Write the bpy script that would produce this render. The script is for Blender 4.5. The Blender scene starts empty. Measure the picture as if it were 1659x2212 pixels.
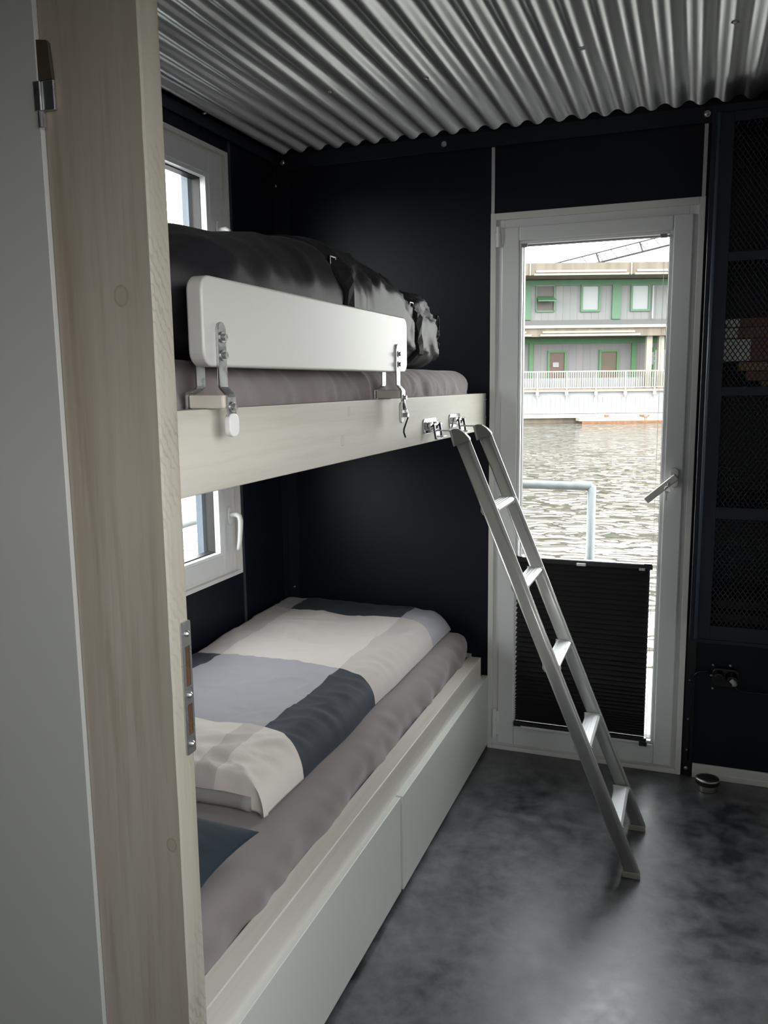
import bpy, bmesh, math, random
from mathutils import Vector, Matrix, noise
random.seed(7)
SC = bpy.context.scene
COL = SC.collection
ORG = {}
D = 3.1265          # back wall plane
PI = math.pi

# ------------------------------------------------------------------ tagging
def tag(o, label=None, cat=None, group=None, kind=None):
    if label: o['label'] = label
    if cat: o['category'] = cat
    if group: o['group'] = group
    if kind: o['kind'] = kind
    return o

def empty(name, loc, parent=None, rot=0.0):
    o = bpy.data.objects.new(name, None)
    o.empty_display_size = 0.05
    COL.objects.link(o)
    base = ORG[parent.name] if parent else Vector((0, 0, 0))
    o.location = Vector(loc) - base
    o.rotation_euler = (0, 0, rot)
    if parent: o.parent = parent
    ORG[o.name] = Vector(loc)
    return o

# ------------------------------------------------------------------ mesh builder
class MB:
    def __init__(s):
        s.v = []; s.f = []; s.m = []
    def add(s, vs, fs, mi=0):
        n = len(s.v)
        s.v += [tuple(v) for v in vs]
        s.f += [tuple(i + n for i in f) for f in fs]
        s.m += [mi] * len(fs)
        return s
    def box(s, x0, x1, y0, y1, z0, z1, mi=0):
        vs = [(x0,y0,z0),(x1,y0,z0),(x1,y1,z0),(x0,y1,z0),(x0,y0,z1),(x1,y0,z1),(x1,y1,z1),(x0,y1,z1)]
        return s.add(vs, [(0,3,2,1),(4,5,6,7),(0,1,5,4),(1,2,6,5),(2,3,7,6),(3,0,4,7)], mi)
    def bar(s, a, b, w, h, up=(0,0,1), mi=0):
        a = Vector(a); b = Vector(b); d = (b - a).normalized()
        u = Vector(up); x = d.cross(u).normalized(); u = x.cross(d)
        vs = []
        for p in (a, b):
            for sx, su in ((-1,-1),(1,-1),(1,1),(-1,1)):
                vs.append(p + x * (w/2*sx) + u * (h/2*su))
        return s.add(vs, [(0,1,2,3),(7,6,5,4),(0,4,5,1),(1,5,6,2),(2,6,7,3),(3,7,4,0)], mi)
    def tube(s, pts, r, n=10, cap=True, mi=0):
        pts = [Vector(p) for p in pts]
        rings = []
        prev = None
        for i, p in enumerate(pts):
            if i == 0: t = pts[1] - pts[0]
            elif i == len(pts)-1: t = pts[-1] - pts[-2]
            else: t = (pts[i+1]-p).normalized() + (p-pts[i-1]).normalized()
            t.normalize()
            if prev is None:
                a = Vector((0,0,1)) if abs(t.z) < .9 else Vector((1,0,0))
                x = t.cross(a).normalized()
            else:
                x = (prev - t * prev.dot(t)).normalized()
            prev = x
            y = t.cross(x)
            rr = r[i] if isinstance(r, (list, tuple)) else r
            rings.append([p + x*math.cos(2*PI*k/n)*rr + y*math.sin(2*PI*k/n)*rr for k in range(n)])
        vs = [v for ring in rings for v in ring]
        fs = []
        for i in range(len(pts)-1):
            for k in range(n):
                k2 = (k+1) % n
                fs.append((i*n+k, i*n+k2, (i+1)*n+k2, (i+1)*n+k))
        if cap:
            fs.append(tuple(range(n))[::-1]); fs.append(tuple((len(pts)-1)*n+k for k in range(n)))
        return s.add(vs, fs, mi)
    def prism(s, poly, axis, a0, a1, mi=0):
        # poly: 2-D outline in the two other axes (cyclic order), extruded along axis from a0 to a1
        n = len(poly); vs = []
        for a in (a0, a1):
            for p, q in poly:
                if axis == 0: vs.append((a, p, q))
                elif axis == 1: vs.append((p, a, q))
                else: vs.append((p, q, a))
        fs = [tuple(range(n)), tuple(range(n, 2*n))[::-1]]
        for k in range(n):
            k2 = (k+1) % n
            fs.append((k, k+n, k2+n, k2))
        return s.add(vs, fs, mi)
    def lathe(s, prof, c, n=48, mi=0):
        # prof list of (r,z), closed on the axis at both ends
        vs = []; fs = []
        for r, z in prof:
            for k in range(n):
                a = 2*PI*k/n
                vs.append((c[0]+r*math.cos(a), c[1]+r*math.sin(a), c[2]+z))
        for i in range(len(prof)-1):
            for k in range(n):
                k2 = (k+1) % n
                fs.append((i*n+k, i*n+k2, (i+1)*n+k2, (i+1)*n+k))
        fs.append(tuple(range(n))[::-1]); fs.append(tuple((len(prof)-1)*n+k for k in range(n)))
        return s.add(vs, fs, mi)
    def disc(s, c, axis, r, h, n=20, mi=0):
        a = Vector(c); b = a.copy(); b[axis] += h
        return s.tube([a, b], r, n, True, mi)
    def frame(s, axis, a0, a1, u0, u1, w0, w1, tu0, tu1, tw0, tw1, mi=0):
        # rectangular frame in the plane normal to axis (0 or 1); u = the other horizontal axis, w = z
        def bb(ua, ub, wa, wb):
            if axis == 1: s.box(ua, ub, a0, a1, wa, wb, mi)
            else: s.box(a0, a1, ua, ub, wa, wb, mi)
        bb(u0, u0+tu0, w0, w1); bb(u1-tu1, u1, w0, w1)
        bb(u0+tu0, u1-tu1, w0, w0+tw0); bb(u0+tu0, u1-tu1, w1-tw1, w1)
        return s
    def build(s, name, mats, parent=None, bevel=0.0, smooth=False, seg=2, base=False, fix=True):
        if not isinstance(mats, (list, tuple)): mats = [mats]
        me = bpy.data.meshes.new(name)
        lo = Vector((min(v[0] for v in s.v), min(v[1] for v in s.v), min(v[2] for v in s.v)))
        hi = Vector((max(v[0] for v in s.v), max(v[1] for v in s.v), max(v[2] for v in s.v)))
        c = (lo + hi) / 2
        if not parent: c.z = lo.z
        me.from_pydata([Vector(v) - c for v in s.v], [], s.f)
        for m in mats: me.materials.append(m)
        for p, mi in zip(me.polygons, s.m):
            p.material_index = mi
            p.use_smooth = smooth
        me.update()
        if fix:
            bm = bmesh.new(); bm.from_mesh(me)
            bmesh.ops.recalc_face_normals(bm, faces=bm.faces[:])
            bm.to_mesh(me); bm.free()
        o = bpy.data.objects.new(name, me)
        COL.objects.link(o)
        pb = ORG[parent.name] if parent else Vector((0,0,0))
        o.location = c - pb
        if parent: o.parent = parent
        ORG[o.name] = c
        if bevel > 0:
            md = o.modifiers.new('bevel', 'BEVEL'); md.width = bevel; md.segments = seg
            md.limit_method = 'ANGLE'; md.angle_limit = math.radians(35)
            md.harden_normals = False
            for p in me.polygons: p.use_smooth = False
        return o

def B(x0,x1,y0,y1,z0,z1): return MB().box(x0,x1,y0,y1,z0,z1)

def copy_tree(o, parent=None):
    c = o.copy(); COL.objects.link(c); c.parent = parent
    for ch in [x for x in COL.objects if x.parent is o]:
        copy_tree(ch, c)
    return c

# ------------------------------------------------------------------ materials
def mat(name, color, rough=.5, metal=0.0, vary=0.0, vscale=6.0, vstretch=(1,1,1), color2=None,
        bump=0.0, bscale=40.0, bstretch=(1,1,1), spec=.5, sheen=0.0, rvary=0.0, coat=0.0, detail=4.0):
    m = bpy.data.materials.new(name); m.use_nodes = True
    nt = m.node_tree; N = nt.nodes; L = nt.links
    bs = N['Principled BSDF']
    bs.inputs['Base Color'].default_value = (*color, 1)
    bs.inputs['Roughness'].default_value = rough
    bs.inputs['Metallic'].default_value = metal
    bs.inputs['Specular IOR Level'].default_value = spec
    if sheen: bs.inputs['Sheen Weight'].default_value = sheen
    if coat: bs.inputs['Coat Weight'].default_value = coat
    tc = N.new('ShaderNodeTexCoord')
    if vary or color2 or rvary:
        mp = N.new('ShaderNodeMapping'); mp.inputs['Scale'].default_value = vstretch
        L.new(tc.outputs['Object'], mp.inputs[0])
        nz = N.new('ShaderNodeTexNoise'); nz.inputs['Scale'].default_value = vscale
        nz.inputs['Detail'].default_value = detail
        L.new(mp.outputs[0], nz.inputs['Vector'])
        if vary or color2:
            rp = N.new('ShaderNodeValToRGB')
            c2 = color2 if color2 else tuple(max(0, x*(1-vary)) for x in color)
            rp.color_ramp.elements[0].position = .3; rp.color_ramp.elements[0].color = (*c2, 1)
            rp.color_ramp.elements[1].position = .7; rp.color_ramp.elements[1].color = (*color, 1)
            L.new(nz.outputs['Fac'], rp.inputs[0]); L.new(rp.outputs[0], bs.inputs['Base Color'])
        if rvary:
            mr = N.new('ShaderNodeMapRange'); mr.inputs[1].default_value = .3; mr.inputs[2].default_value = .7
            mr.inputs[3].default_value = rough - rvary; mr.inputs[4].default_value = rough + rvary
            L.new(nz.outputs['Fac'], mr.inputs[0]); L.new(mr.outputs[0], bs.inputs['Roughness'])
    if bump:
        mp2 = N.new('ShaderNodeMapping'); mp2.inputs['Scale'].default_value = bstretch
        L.new(tc.outputs['Object'], mp2.inputs[0])
        n2 = N.new('ShaderNodeTexNoise'); n2.inputs['Scale'].default_value = bscale; n2.inputs['Detail'].default_value = 5
        L.new(mp2.outputs[0], n2.inputs['Vector'])
        bp = N.new('ShaderNodeBump'); bp.inputs['Strength'].default_value = bump; bp.inputs['Distance'].default_value = .002
        L.new(n2.outputs['Fac'], bp.inputs['Height']); L.new(bp.outputs[0], bs.inputs['Normal'])
    return m

def wood_mat(name, base, streak, stretch, knots=(), rough=.55, grain=.6, sawn=False):
    m = bpy.data.materials.new(name); m.use_nodes = True
    nt = m.node_tree; N = nt.nodes; L = nt.links
    bs = N['Principled BSDF']; bs.inputs['Roughness'].default_value = rough
    tc = N.new('ShaderNodeTexCoord')
    def nz(sc, st, det=5):
        mp = N.new('ShaderNodeMapping'); mp.inputs['Scale'].default_value = st
        L.new(tc.outputs['Object'], mp.inputs[0])
        n = N.new('ShaderNodeTexNoise'); n.inputs['Scale'].default_value = sc; n.inputs['Detail'].default_value = det
        n.inputs['Roughness'].default_value = .6
        L.new(mp.outputs[0], n.inputs['Vector']); return n
    a = nz(9, stretch); b = nz(55, stretch, 3); c = nz(2.2, tuple(x if x < 1 else 1 for x in stretch), 2)
    r1 = N.new('ShaderNodeValToRGB')
    r1.color_ramp.elements[0].position = .34; r1.color_ramp.elements[0].color = (*streak, 1)
    r1.color_ramp.elements[1].position = .62; r1.color_ramp.elements[1].color = (*base, 1)
    L.new(a.outputs['Fac'], r1.inputs[0])
    mx = N.new('ShaderNodeMix'); mx.data_type = 'RGBA'; mx.blend_type = 'MULTIPLY'; mx.inputs[0].default_value = grain
    r2 = N.new('ShaderNodeValToRGB')
    r2.color_ramp.elements[0].position = .30; r2.color_ramp.elements[0].color = (.74, .69, .64, 1)
    r2.color_ramp.elements[1].position = .5; r2.color_ramp.elements[1].color = (1, 1, 1, 1)
    L.new(b.outputs['Fac'], r2.inputs[0]); L.new(r1.outputs[0], mx.inputs[6]); L.new(r2.outputs[0], mx.inputs[7])
    mx2 = N.new('ShaderNodeMix'); mx2.data_type = 'RGBA'; mx2.blend_type = 'MULTIPLY'; mx2.inputs[0].default_value = .8
    r3 = N.new('ShaderNodeValToRGB')
    r3.color_ramp.elements[0].position = .35; r3.color_ramp.elements[0].color = (.86, .84, .80, 1)
    r3.color_ramp.elements[1].position = .65; r3.color_ramp.elements[1].color = (1, 1, 1, 1)
    L.new(c.outputs['Fac'], r3.inputs[0]); L.new(mx.outputs[2], mx2.inputs[6]); L.new(r3.outputs[0], mx2.inputs[7])
    last = mx2.outputs[2]
    for (kx, ky, kz, kr) in knots:
        vd = N.new('ShaderNodeVectorMath'); vd.operation = 'DISTANCE'
        g = N.new('ShaderNodeVectorMath'); g.operation = 'MULTIPLY'; g.inputs[1].default_value = (1, 1, .8)
        L.new(tc.outputs['Object'], g.inputs[0]); L.new(g.outputs[0], vd.inputs[0])
        vd.inputs[1].default_value = (kx, ky, kz*.8)
        rr = N.new('ShaderNodeValToRGB'); e = rr.color_ramp.elements
        e[0].position = 0; e[0].color = (.84,.80,.74,1)
        e[1].position = 1; e[1].color = (1,1,1,1)
        e2 = e.new(.55); e2.color = (.88,.84,.78,1)
        e3 = e.new(.72); e3.color = (.52,.46,.40,1)
        e4 = e.new(.86); e4.color = (1,1,1,1)
        dv = N.new('ShaderNodeMath'); dv.operation = 'DIVIDE'; dv.inputs[1].default_value = kr
        L.new(vd.outputs['Value'], dv.inputs[0]); L.new(dv.outputs[0], rr.inputs[0])
        mk = N.new('ShaderNodeMix'); mk.data_type = 'RGBA'; mk.blend_type = 'MULTIPLY'; mk.inputs[0].default_value = .55
        L.new(last, mk.inputs[6]); L.new(rr.outputs[0], mk.inputs[7]); last = mk.outputs[2]
    if sawn:
        wv = N.new('ShaderNodeTexWave'); wv.wave_type = 'BANDS'; wv.bands_direction = 'DIAGONAL'
        wv.inputs['Scale'].default_value = 26; wv.inputs['Distortion'].default_value = 5
        wv.inputs['Detail'].default_value = 3; wv.inputs['Detail Scale'].default_value = 2.5
        mpw = N.new('ShaderNodeMapping'); mpw.inputs['Scale'].default_value = (1, 1.6, 1)
        L.new(tc.outputs['Object'], mpw.inputs[0]); L.new(mpw.outputs[0], wv.inputs['Vector'])
        rw = N.new('ShaderNodeValToRGB')
        rw.color_ramp.elements[0].position = .02; rw.color_ramp.elements[0].color = (.80,.80,.78,1)
        rw.color_ramp.elements[1].position = .35; rw.color_ramp.elements[1].color = (1,1,1,1)
        L.new(wv.outputs['Fac'], rw.inputs[0])
        mw = N.new('ShaderNodeMix'); mw.data_type = 'RGBA'; mw.blend_type = 'MULTIPLY'
        nfac = nz(6, (1,1,1), 2); rf = N.new('ShaderNodeMapRange'); rf.inputs[1].default_value = .45; rf.inputs[2].default_value = .6
        L.new(nfac.outputs['Fac'], rf.inputs[0]); L.new(rf.outputs[0], mw.inputs[0])
        L.new(last, mw.inputs[6]); L.new(rw.outputs[0], mw.inputs[7]); last = mw.outputs[2]
    L.new(last, bs.inputs['Base Color'])
    bp = N.new('ShaderNodeBump'); bp.inputs['Strength'].default_value = .25; bp.inputs['Distance'].default_value = .002
    L.new(b.outputs['Fac'], bp.inputs['Height']); L.new(bp.outputs[0], bs.inputs['Normal'])
    return m

def glass_mat():
    m = bpy.data.materials.new('window_glass'); m.use_nodes = True
    nt = m.node_tree; N = nt.nodes; L = nt.links
    N.remove(N['Principled BSDF'])
    out = N['Material Output']
    tr = N.new('ShaderNodeBsdfTransparent'); tr.inputs[0].default_value = (.97,.985,.975,1)
    gl = N.new('ShaderNodeBsdfGlossy'); gl.inputs['Roughness'].default_value = .02
    fr = N.new('ShaderNodeFresnel'); ge = N.new('ShaderNodeNewGeometry'); mi = N.new('ShaderNodeMapRange')
    mi.inputs[3].default_value = 1.2; mi.inputs[4].default_value = 1/1.2
    L.new(ge.outputs['Backfacing'], mi.inputs[0]); L.new(mi.outputs[0], fr.inputs[0])
    mx = N.new('ShaderNodeMixShader')
    L.new(fr.outputs[0], mx.inputs[0]); L.new(tr.outputs[0], mx.inputs[1]); L.new(gl.outputs[0], mx.inputs[2])
    L.new(mx.outputs[0], out.inputs[0])
    return m

def floor_mat():
    m = bpy.data.materials.new('floor_vinyl'); m.use_nodes = True
    nt = m.node_tree; N = nt.nodes; L = nt.links
    bs = N['Principled BSDF']
    tc = N.new('ShaderNodeTexCoord')
    def nz(sc, det, dist=0):
        n = N.new('ShaderNodeTexNoise'); n.inputs['Scale'].default_value = sc; n.inputs['Detail'].default_value = det
        n.inputs['Roughness'].default_value = .62; n.inputs['Distortion'].default_value = dist
        L.new(tc.outputs['Object'], n.inputs['Vector']); return n
    a = nz(3.2, 8, .4); b = nz(16, 6, .2); c = nz(120, 2)
    ma = N.new('ShaderNodeMath'); ma.operation = 'MULTIPLY_ADD'; ma.inputs[1].default_value = .55
    L.new(b.outputs['Fac'], ma.inputs[0])
    mb = N.new('ShaderNodeMath'); mb.operation = 'MULTIPLY'; mb.inputs[1].default_value = .5
    L.new(a.outputs['Fac'], mb.inputs[0]); L.new(mb.outputs[0], ma.inputs[2])
    rp = N.new('ShaderNodeValToRGB'); e = rp.color_ramp.elements
    e[0].position = .40; e[0].color = (.022,.023,.027,1)
    e[1].position = .64; e[1].color = (.14,.138,.148,1)
    L.new(ma.outputs[0], rp.inputs[0]); L.new(rp.outputs[0], bs.inputs['Base Color'])
    mr = N.new('ShaderNodeMapRange'); mr.inputs[1].default_value = .35; mr.inputs[2].default_value = .65
    mr.inputs[3].default_value = .30; mr.inputs[4].default_value = .44
    L.new(ma.outputs[0], mr.inputs[0]); L.new(mr.outputs[0], bs.inputs['Roughness'])
    bs.inputs['Specular IOR Level'].default_value = .9
    bp = N.new('ShaderNodeBump'); bp.inputs['Strength'].default_value = .12; bp.inputs['Distance'].default_value = .001
    L.new(c.outputs['Fac'], bp.inputs['Height']); L.new(bp.outputs[0], bs.inputs['Normal'])
    return m

def water_mat():
    m = bpy.data.materials.new('harbour_water'); m.use_nodes = True
    nt = m.node_tree; N = nt.nodes; L = nt.links
    bs = N['Principled BSDF']
    bs.inputs['Base Color'].default_value = (.046,.040,.032,1)
    bs.inputs['Roughness'].default_value = .06
    bs.inputs['IOR'].default_value = 1.34
    bs.inputs['Specular IOR Level'].default_value = .6
    tc = N.new('ShaderNodeTexCoord')
    def nz(sc, det, st, dist=0.0):
        mp = N.new('ShaderNodeMapping'); mp.inputs['Scale'].default_value = st
        mp.inputs['Rotation'].default_value = (0, 0, -.36)
        L.new(tc.outputs['Object'], mp.inputs[0])
        n = N.new('ShaderNodeTexNoise'); n.inputs['Scale'].default_value = sc; n.inputs['Detail'].default_value = det
        n.inputs['Distortion'].default_value = dist
        L.new(mp.outputs[0], n.inputs['Vector']); return n
    a = nz(3.3, 3.5, (.66, 1.0, 1), .6); a.noise_type = 'RIDGED_MULTIFRACTAL'; b = nz(.5, 2, (.6, 1, 1))
    ad = N.new('ShaderNodeMath'); ad.operation = 'MULTIPLY_ADD'; ad.inputs[1].default_value = 1.2
    L.new(b.outputs['Fac'], ad.inputs[0]); L.new(a.outputs['Fac'], ad.inputs[2])
    bp = N.new('ShaderNodeBump'); bp.inputs['Strength'].default_value = 1.0; bp.inputs['Distance'].default_value = .075
    L.new(ad.outputs[0], bp.inputs['Height']); L.new(bp.outputs[0], bs.inputs['Normal'])
    return m

def concrete_mat(name, c1, c2):
    return mat(name, c1, .85, color2=c2, vscale=2.2, vstretch=(1,1,.12), bump=.2, bscale=8)

M = dict(
    navy = mat('navy_wall_panel', (.0046,.0068,.0132), .45, spec=.25, bump=.10, bscale=220),
    navy_metal = mat('navy_painted_steel', (.0085,.011,.020), .42, spec=.35),
    navy_mesh = mat('navy_mesh_steel', (.012,.014,.021), .5, spec=.3),
    black = mat('black_plastic', (.008,.008,.009), .25, spec=.6),
    rubber = mat('black_rubber', (.012,.012,.012), .7),
    strip = mat('aluminium_joint_strip', (.62,.62,.63), .45, metal=.15),
    zinc = mat('galvanised_ceiling_sheet', (.66,.675,.69), .32, metal=.78),
    steel = mat('zinc_plated_steel', (.56,.57,.57), .30, metal=1.0, rvary=.08, vscale=40),
    chrome = mat('chrome', (.70,.70,.71), .08, metal=1.0),
    satin = mat('satin_aluminium', (.66,.67,.66), .36, metal=.85, rvary=.03, vscale=30, vstretch=(1,1,.1)),
    brushed = mat('brushed_steel', (.50,.49,.47), .28, metal=1.0),
    white_pvc = mat('white_pvc', (.76,.77,.78), .32),
    white_pvc2 = mat('white_pvc_trim', (.74,.73,.71), .38),
    white_lam = mat('white_laminate', (.66,.68,.64), .35),
    white_edge = mat('white_drawer_edge', (.74,.74,.71), .35),
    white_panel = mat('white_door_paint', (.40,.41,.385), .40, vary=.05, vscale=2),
    white_plastic = mat('white_plastic', (.80,.81,.80), .3),
    guard = mat('white_lacquer', (.55,.55,.525), .36),
    block = mat('pale_wood_block', (.62,.58,.52), .5),
    seal = mat('rubber_seal', (.02,.02,.022), .5),
    frameblue = mat('grey_blue_outer_frame', (.10,.13,.17), .4),
    sheet = mat('taupe_jersey_sheet', (.225,.195,.195), .85, sheen=.25, bump=.25, bscale=260, vary=.05, vscale=3),
    cream = mat('cream_cotton', (.66,.61,.57), .8, sheen=.15, bump=.2, bscale=420),
    creamdark = mat('greige_cotton', (.52,.475,.45), .8, sheen=.15, bump=.2, bscale=420),
    lavender = mat('lavender_grey_cotton', (.37,.36,.40), .8, sheen=.05, bump=.2, bscale=420),
    taupe = mat('taupe_cotton', (.36,.335,.36), .8, sheen=.15, bump=.2, bscale=420),
    darknavy = mat('dark_navy_cotton', (.019,.027,.043), .75, sheen=.05, bump=.2, bscale=420),
    pillow = mat('dark_blue_cotton', (.007,.019,.033), .8, sheen=.05, bump=.2, bscale=420),
    greyline = mat('pale_pillow_underside', (.24,.235,.22), .8),
    bag = mat('black_satin_nylon', (.015,.015,.018), .50, spec=.22, bump=.45, bscale=18),
    strap = mat('black_webbing', (.006,.006,.007), .7),
    blind = mat('black_pleated_fabric', (.028,.028,.029), .5, spec=.7),
    darkrail = mat('black_blind_rail', (.02,.02,.022), .35),
    hole = mat('brown_milled_wood', (.12,.055,.028), .7, vary=.4, vscale=60),
    brownlatch = mat('brown_lock_body', (.055,.042,.026), .5, vary=.3, vscale=30),
    silver_h = mat('silver_handle', (.60,.59,.57), .30, metal=.7),
    base_white = mat('white_base_profile', (.70,.69,.66), .4),
    book_w = mat('white_page_block', (.80,.81,.80), .7),
    book_b = mat('brown_book_cover', (.27,.125,.075), .6),
    book_r = mat('reddish_book_cover', (.25,.10,.07), .6),
    book_t = mat('tan_book_cover', (.38,.24,.12), .6),
    towel = mat('dark_grey_towel', (.022,.021,.022), .9),
    pipe = mat('galvanised_pipe', (.17,.19,.195), .5, metal=.2, vary=.25, vscale=25, vstretch=(1,1,1)),
    deck = mat('outside_deck', (.22,.21,.19), .8, vary=.2),
    glass = glass_mat(), floor = floor_mat(), water = water_mat(),
    concrete = concrete_mat('weathered_concrete', (.155,.132,.103), (.095,.078,.06)),
    conc_light = mat('pale_moulded_concrete', (.25,.235,.19), .8, vary=.15, vscale=3),
    far_white = mat('white_far_paint', (.235,.24,.24), .7, vary=.08, vscale=1),
    far_cream = mat('cream_far_paint', (.27,.26,.22), .7, vary=.08, vscale=1),
    far_wall = mat('grey_far_cladding', (.12,.132,.135), .6, color2=(.145,.145,.14), vscale=3, vstretch=(1,1,.05)),
    far_wall_low = mat('grey_far_cladding_low', (.125,.13,.135), .6, color2=(.15,.135,.135), vscale=2.2, vstretch=(1,1,.05)),
    far_green = mat('green_far_paint', (.055,.125,.070), .6, vary=.12, vscale=2),
    far_green2 = mat('bright_green_far_paint', (.050,.140,.055), .6, vary=.12, vscale=2),
    far_brown = mat('brown_window_interior', (.05,.043,.036), .5, vary=.3, vscale=4, vstretch=(.3,1,2)),
    far_pane = mat('frosted_pale_pane', (.165,.18,.185), .3),
    far_red = mat('reddish_window_view', (.09,.034,.024), .5, color2=(.045,.03,.022), vscale=2, vstretch=(.4,1,2)),
    far_mix = mat('orange_and_green_window_view', (.10,.044,.026), .5, color2=(.022,.036,.015), vscale=1.5),
    rust = mat('rusty_steel', (.20,.085,.035), .8, vary=.4, vscale=8),
    crane = mat('grey_crane_steel', (.02,.022,.022), .7),
)

# wood pieces in world orientation: post grain along Z, rails along Y
M['collar'] = mat('grey_rung_collar', (.50,.52,.51), .4)
M['post'] = wood_mat('glazed_pine_post', (.395,.365,.315), (.30,.262,.218), (1,1,.05),
                     knots=((.030,-.024,.406,.016),(.066,-.024,-.445,.012)), rough=.5)
M['post_sawn'] = wood_mat('rough_sawn_pine', (.47,.455,.40), (.38,.355,.305), (1,1,.06), rough=.65, sawn=True, grain=.4)
M['rail'] = wood_mat('white_glazed_pine_rail', (.57,.56,.505), (.48,.465,.415), (1,.05,1), rough=.5, grain=.3,
                     knots=((.015,-.37,-.02,.013),(.015,-.33,.045,.011)))
M['bedboard'] = wood_mat('white_painted_pine_board', (.72,.695,.655), (.66,.63,.58), (1,.05,1), rough=.42, grain=.25)

# ================================================================== SETTING
# floor
o = B(-.05, 2.5, -2.5, D+.02, -.06, 0).build('floor', M['floor']); tag(o, kind='structure')
# back wall with door opening X .8725..1.608, Z 0..2.064
XD0, XD1, ZD1 = .8725, 1.608, 2.064
mb = MB(); mb.box(-.05, XD0, D, D+.08, 0, 2.44); mb.box(XD1, 2.5, D, D+.08, 0, 2.44); mb.box(XD0, XD1, D, D+.08, ZD1, 2.44)
tag(mb.build('wall_back', M['navy']), kind='structure')
# left wall with two windows
WY0, WY1 = 1.72, 2.704
U0, U1 = 1.69, 2.264     # upper window
Lo0, Lo1 = .754, 1.262   # lower window
mb = MB()
mb.box(-.05, 0, -2.5, WY0, 0, 2.44); mb.box(-.05, 0, WY1, D, 0, 2.44)
mb.box(-.05, 0, WY0, WY1, 0, Lo0); mb.box(-.05, 0, WY0, WY1, Lo1, U0); mb.box(-.05, 0, WY0, WY1, U1, 2.44)
tag(mb.build('wall_left', M['navy']), kind='structure')
tag(B(1.915, 1.98, 1.08, D, 0, 2.44).build('wall_right', mat('white_wall_right', (.70,.70,.68), .5)), kind='structure')
# unseen room around the camera: side opening added to let in daylight, rear wall solid
mb = MB()
mb.box(2.45, 2.5, -2.5, -1.6, 0, 2.44); mb.box(2.45, 2.5, .95, 1.1, 0, 2.44); mb.box(2.45, 2.5, -1.6, .95, 0, 1.25); mb.box(2.45, 2.5, -1.6, .95, 2.05, 2.44)
mb.box(1.98, 2.5, 1.08, 1.14, 0, 2.44)
tag(mb.build('wall_side', mat('pale_side_wall', (.62,.61,.58), .6)), kind='structure')
mb = MB()
mb.box(-.05, 2.5, -2.5, -2.44, 0, 2.44)
tag(mb.build('wall_front', mat('pale_front_wall', (.62,.61,.58), .6)), kind='structure')
# partition behind the post
tag(B(0, .70, 1.033, 1.077, 0, 2.40).build('wall_partition', mat('partition_board', (.55,.54,.5), .6)), kind='structure')

# corrugated ceiling
mb = MB()
x0c, pitch, n = .066, .0775, 32
amp = .0095; zc = 2.366
xs = []
NW = 32
X = -.02
pts = [(-.02, zc-amp), (.030, zc-amp)]
k = 0; stp = 14
xx = .030
while xx < 2.46:
    xx += pitch/stp
    ph = (xx-.030)/pitch*2*PI
    c = math.cos(ph)
    # slightly flattened valley (bottom), rounded crests
    pts.append((xx, zc - amp*(abs(c)**.8)*(1 if c > 0 else -1)))
ys = [-2.48, -1.2, 0.0, 1.0, 2.0, 3.12]
vs = [(x, y, z) for y in ys for (x, z) in pts]
fs = []
P = len(pts)
for j in range(len(ys)-1):
    for i in range(P-1):
        fs.append((j*P+i, j*P+i+1, (j+1)*P+i+1, (j+1)*P+i))
vs2 = [(x, y, z+.0012) for (x, y, z) in vs]
nb = len(vs)
fs2 = [tuple(i+nb for i in f[::-1]) for f in fs]
rim = [(i, i+nb, i+1+nb, i+1) for i in range((len(ys)-1)*P, len(ys)*P-1)]
mb.add(vs+vs2, fs+fs2+rim)
ceil = mb.build('ceiling', M['zinc'], smooth=True, fix=False); tag(ceil, kind='structure')
def screw(parent, x, y, z, axis, sgn, r=.006, name='screw', m='steel', washer=None):
    b = MB()
    c = Vector((x, y, z))
    def P2(h0, h1, rr):
        a = c.copy(); e = c.copy(); a[axis] += sgn*h0; e[axis] += sgn*h1
        b.tube([a, e], rr, 16, True)
    if washer: P2(0, .0015, washer)
    P2(0, .003, r); 
    a = c.copy(); e = c.copy(); a[axis] += sgn*.003; e[axis] += sgn*.0055
    b.tube([a, e], [r, r*.55], 16, True)
    return b.build(name, M[m], parent)
for (x, y) in ((.047,2.565),(.533,2.532),(.841,2.537),(1.237,2.485),(1.623,2.46)):
    ph = round((x-.030)/pitch); xx = .030 + ph*pitch if x > .1 else .02
    screw(ceil, xx, y, zc-amp-.0002, 2, -1, .0065, 'ceiling_screw', 'steel', .010)
# sheet edge strip + closed roof above the sheet
tag(B(-.05, 2.5, -2.5, D+.08, 2.44, 2.50).build('trim_1', mat('roof_shell', (.2,.2,.2), .7)), kind='structure')
# dark angle profile along the back wall under the ceiling, and along left wall
mb = MB(); mb.box(0, 1.915, D-.012, D-.0005, 2.298, 2.352)
t2 = mb.build('trim_2', M['navy_metal'], bevel=.002); tag(t2, kind='structure')
for x in (.030, .694, 1.60, 1.715):
    screw(t2, x, D-.0125, 2.325, 1, -1, .0075, 'angle_screw', 'steel', .0105)
mb = MB(); mb.box(0, .012, 1.08, D-.013, 2.315, 2.356)
t3 = mb.build('trim_3', M['navy_metal'], bevel=.002); tag(t3, kind='structure')
tag(B(.0, .030, 1.08, D-.013, 2.3565, 2.3565+.0045).build('trim_4', M['zinc']), kind='structure')
# joint strips on the back wall above the door and on the left wall
tag(B(.872, .884, D-.004, D-.0005, ZD1+.001, 2.297).build('trim_5', M['strip']), kind='structure')
tag(B(1.594, 1.606, D-.004, D-.0005, ZD1+.001, 2.297).build('trim_6', M['strip']), kind='structure')
tag(B(.0005, .005, 2.738, 2.750, .35, 2.314).build('trim_7', mat('dark_joint_strip', (.10,.11,.13), .4, metal=.5)), kind='structure')
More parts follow.
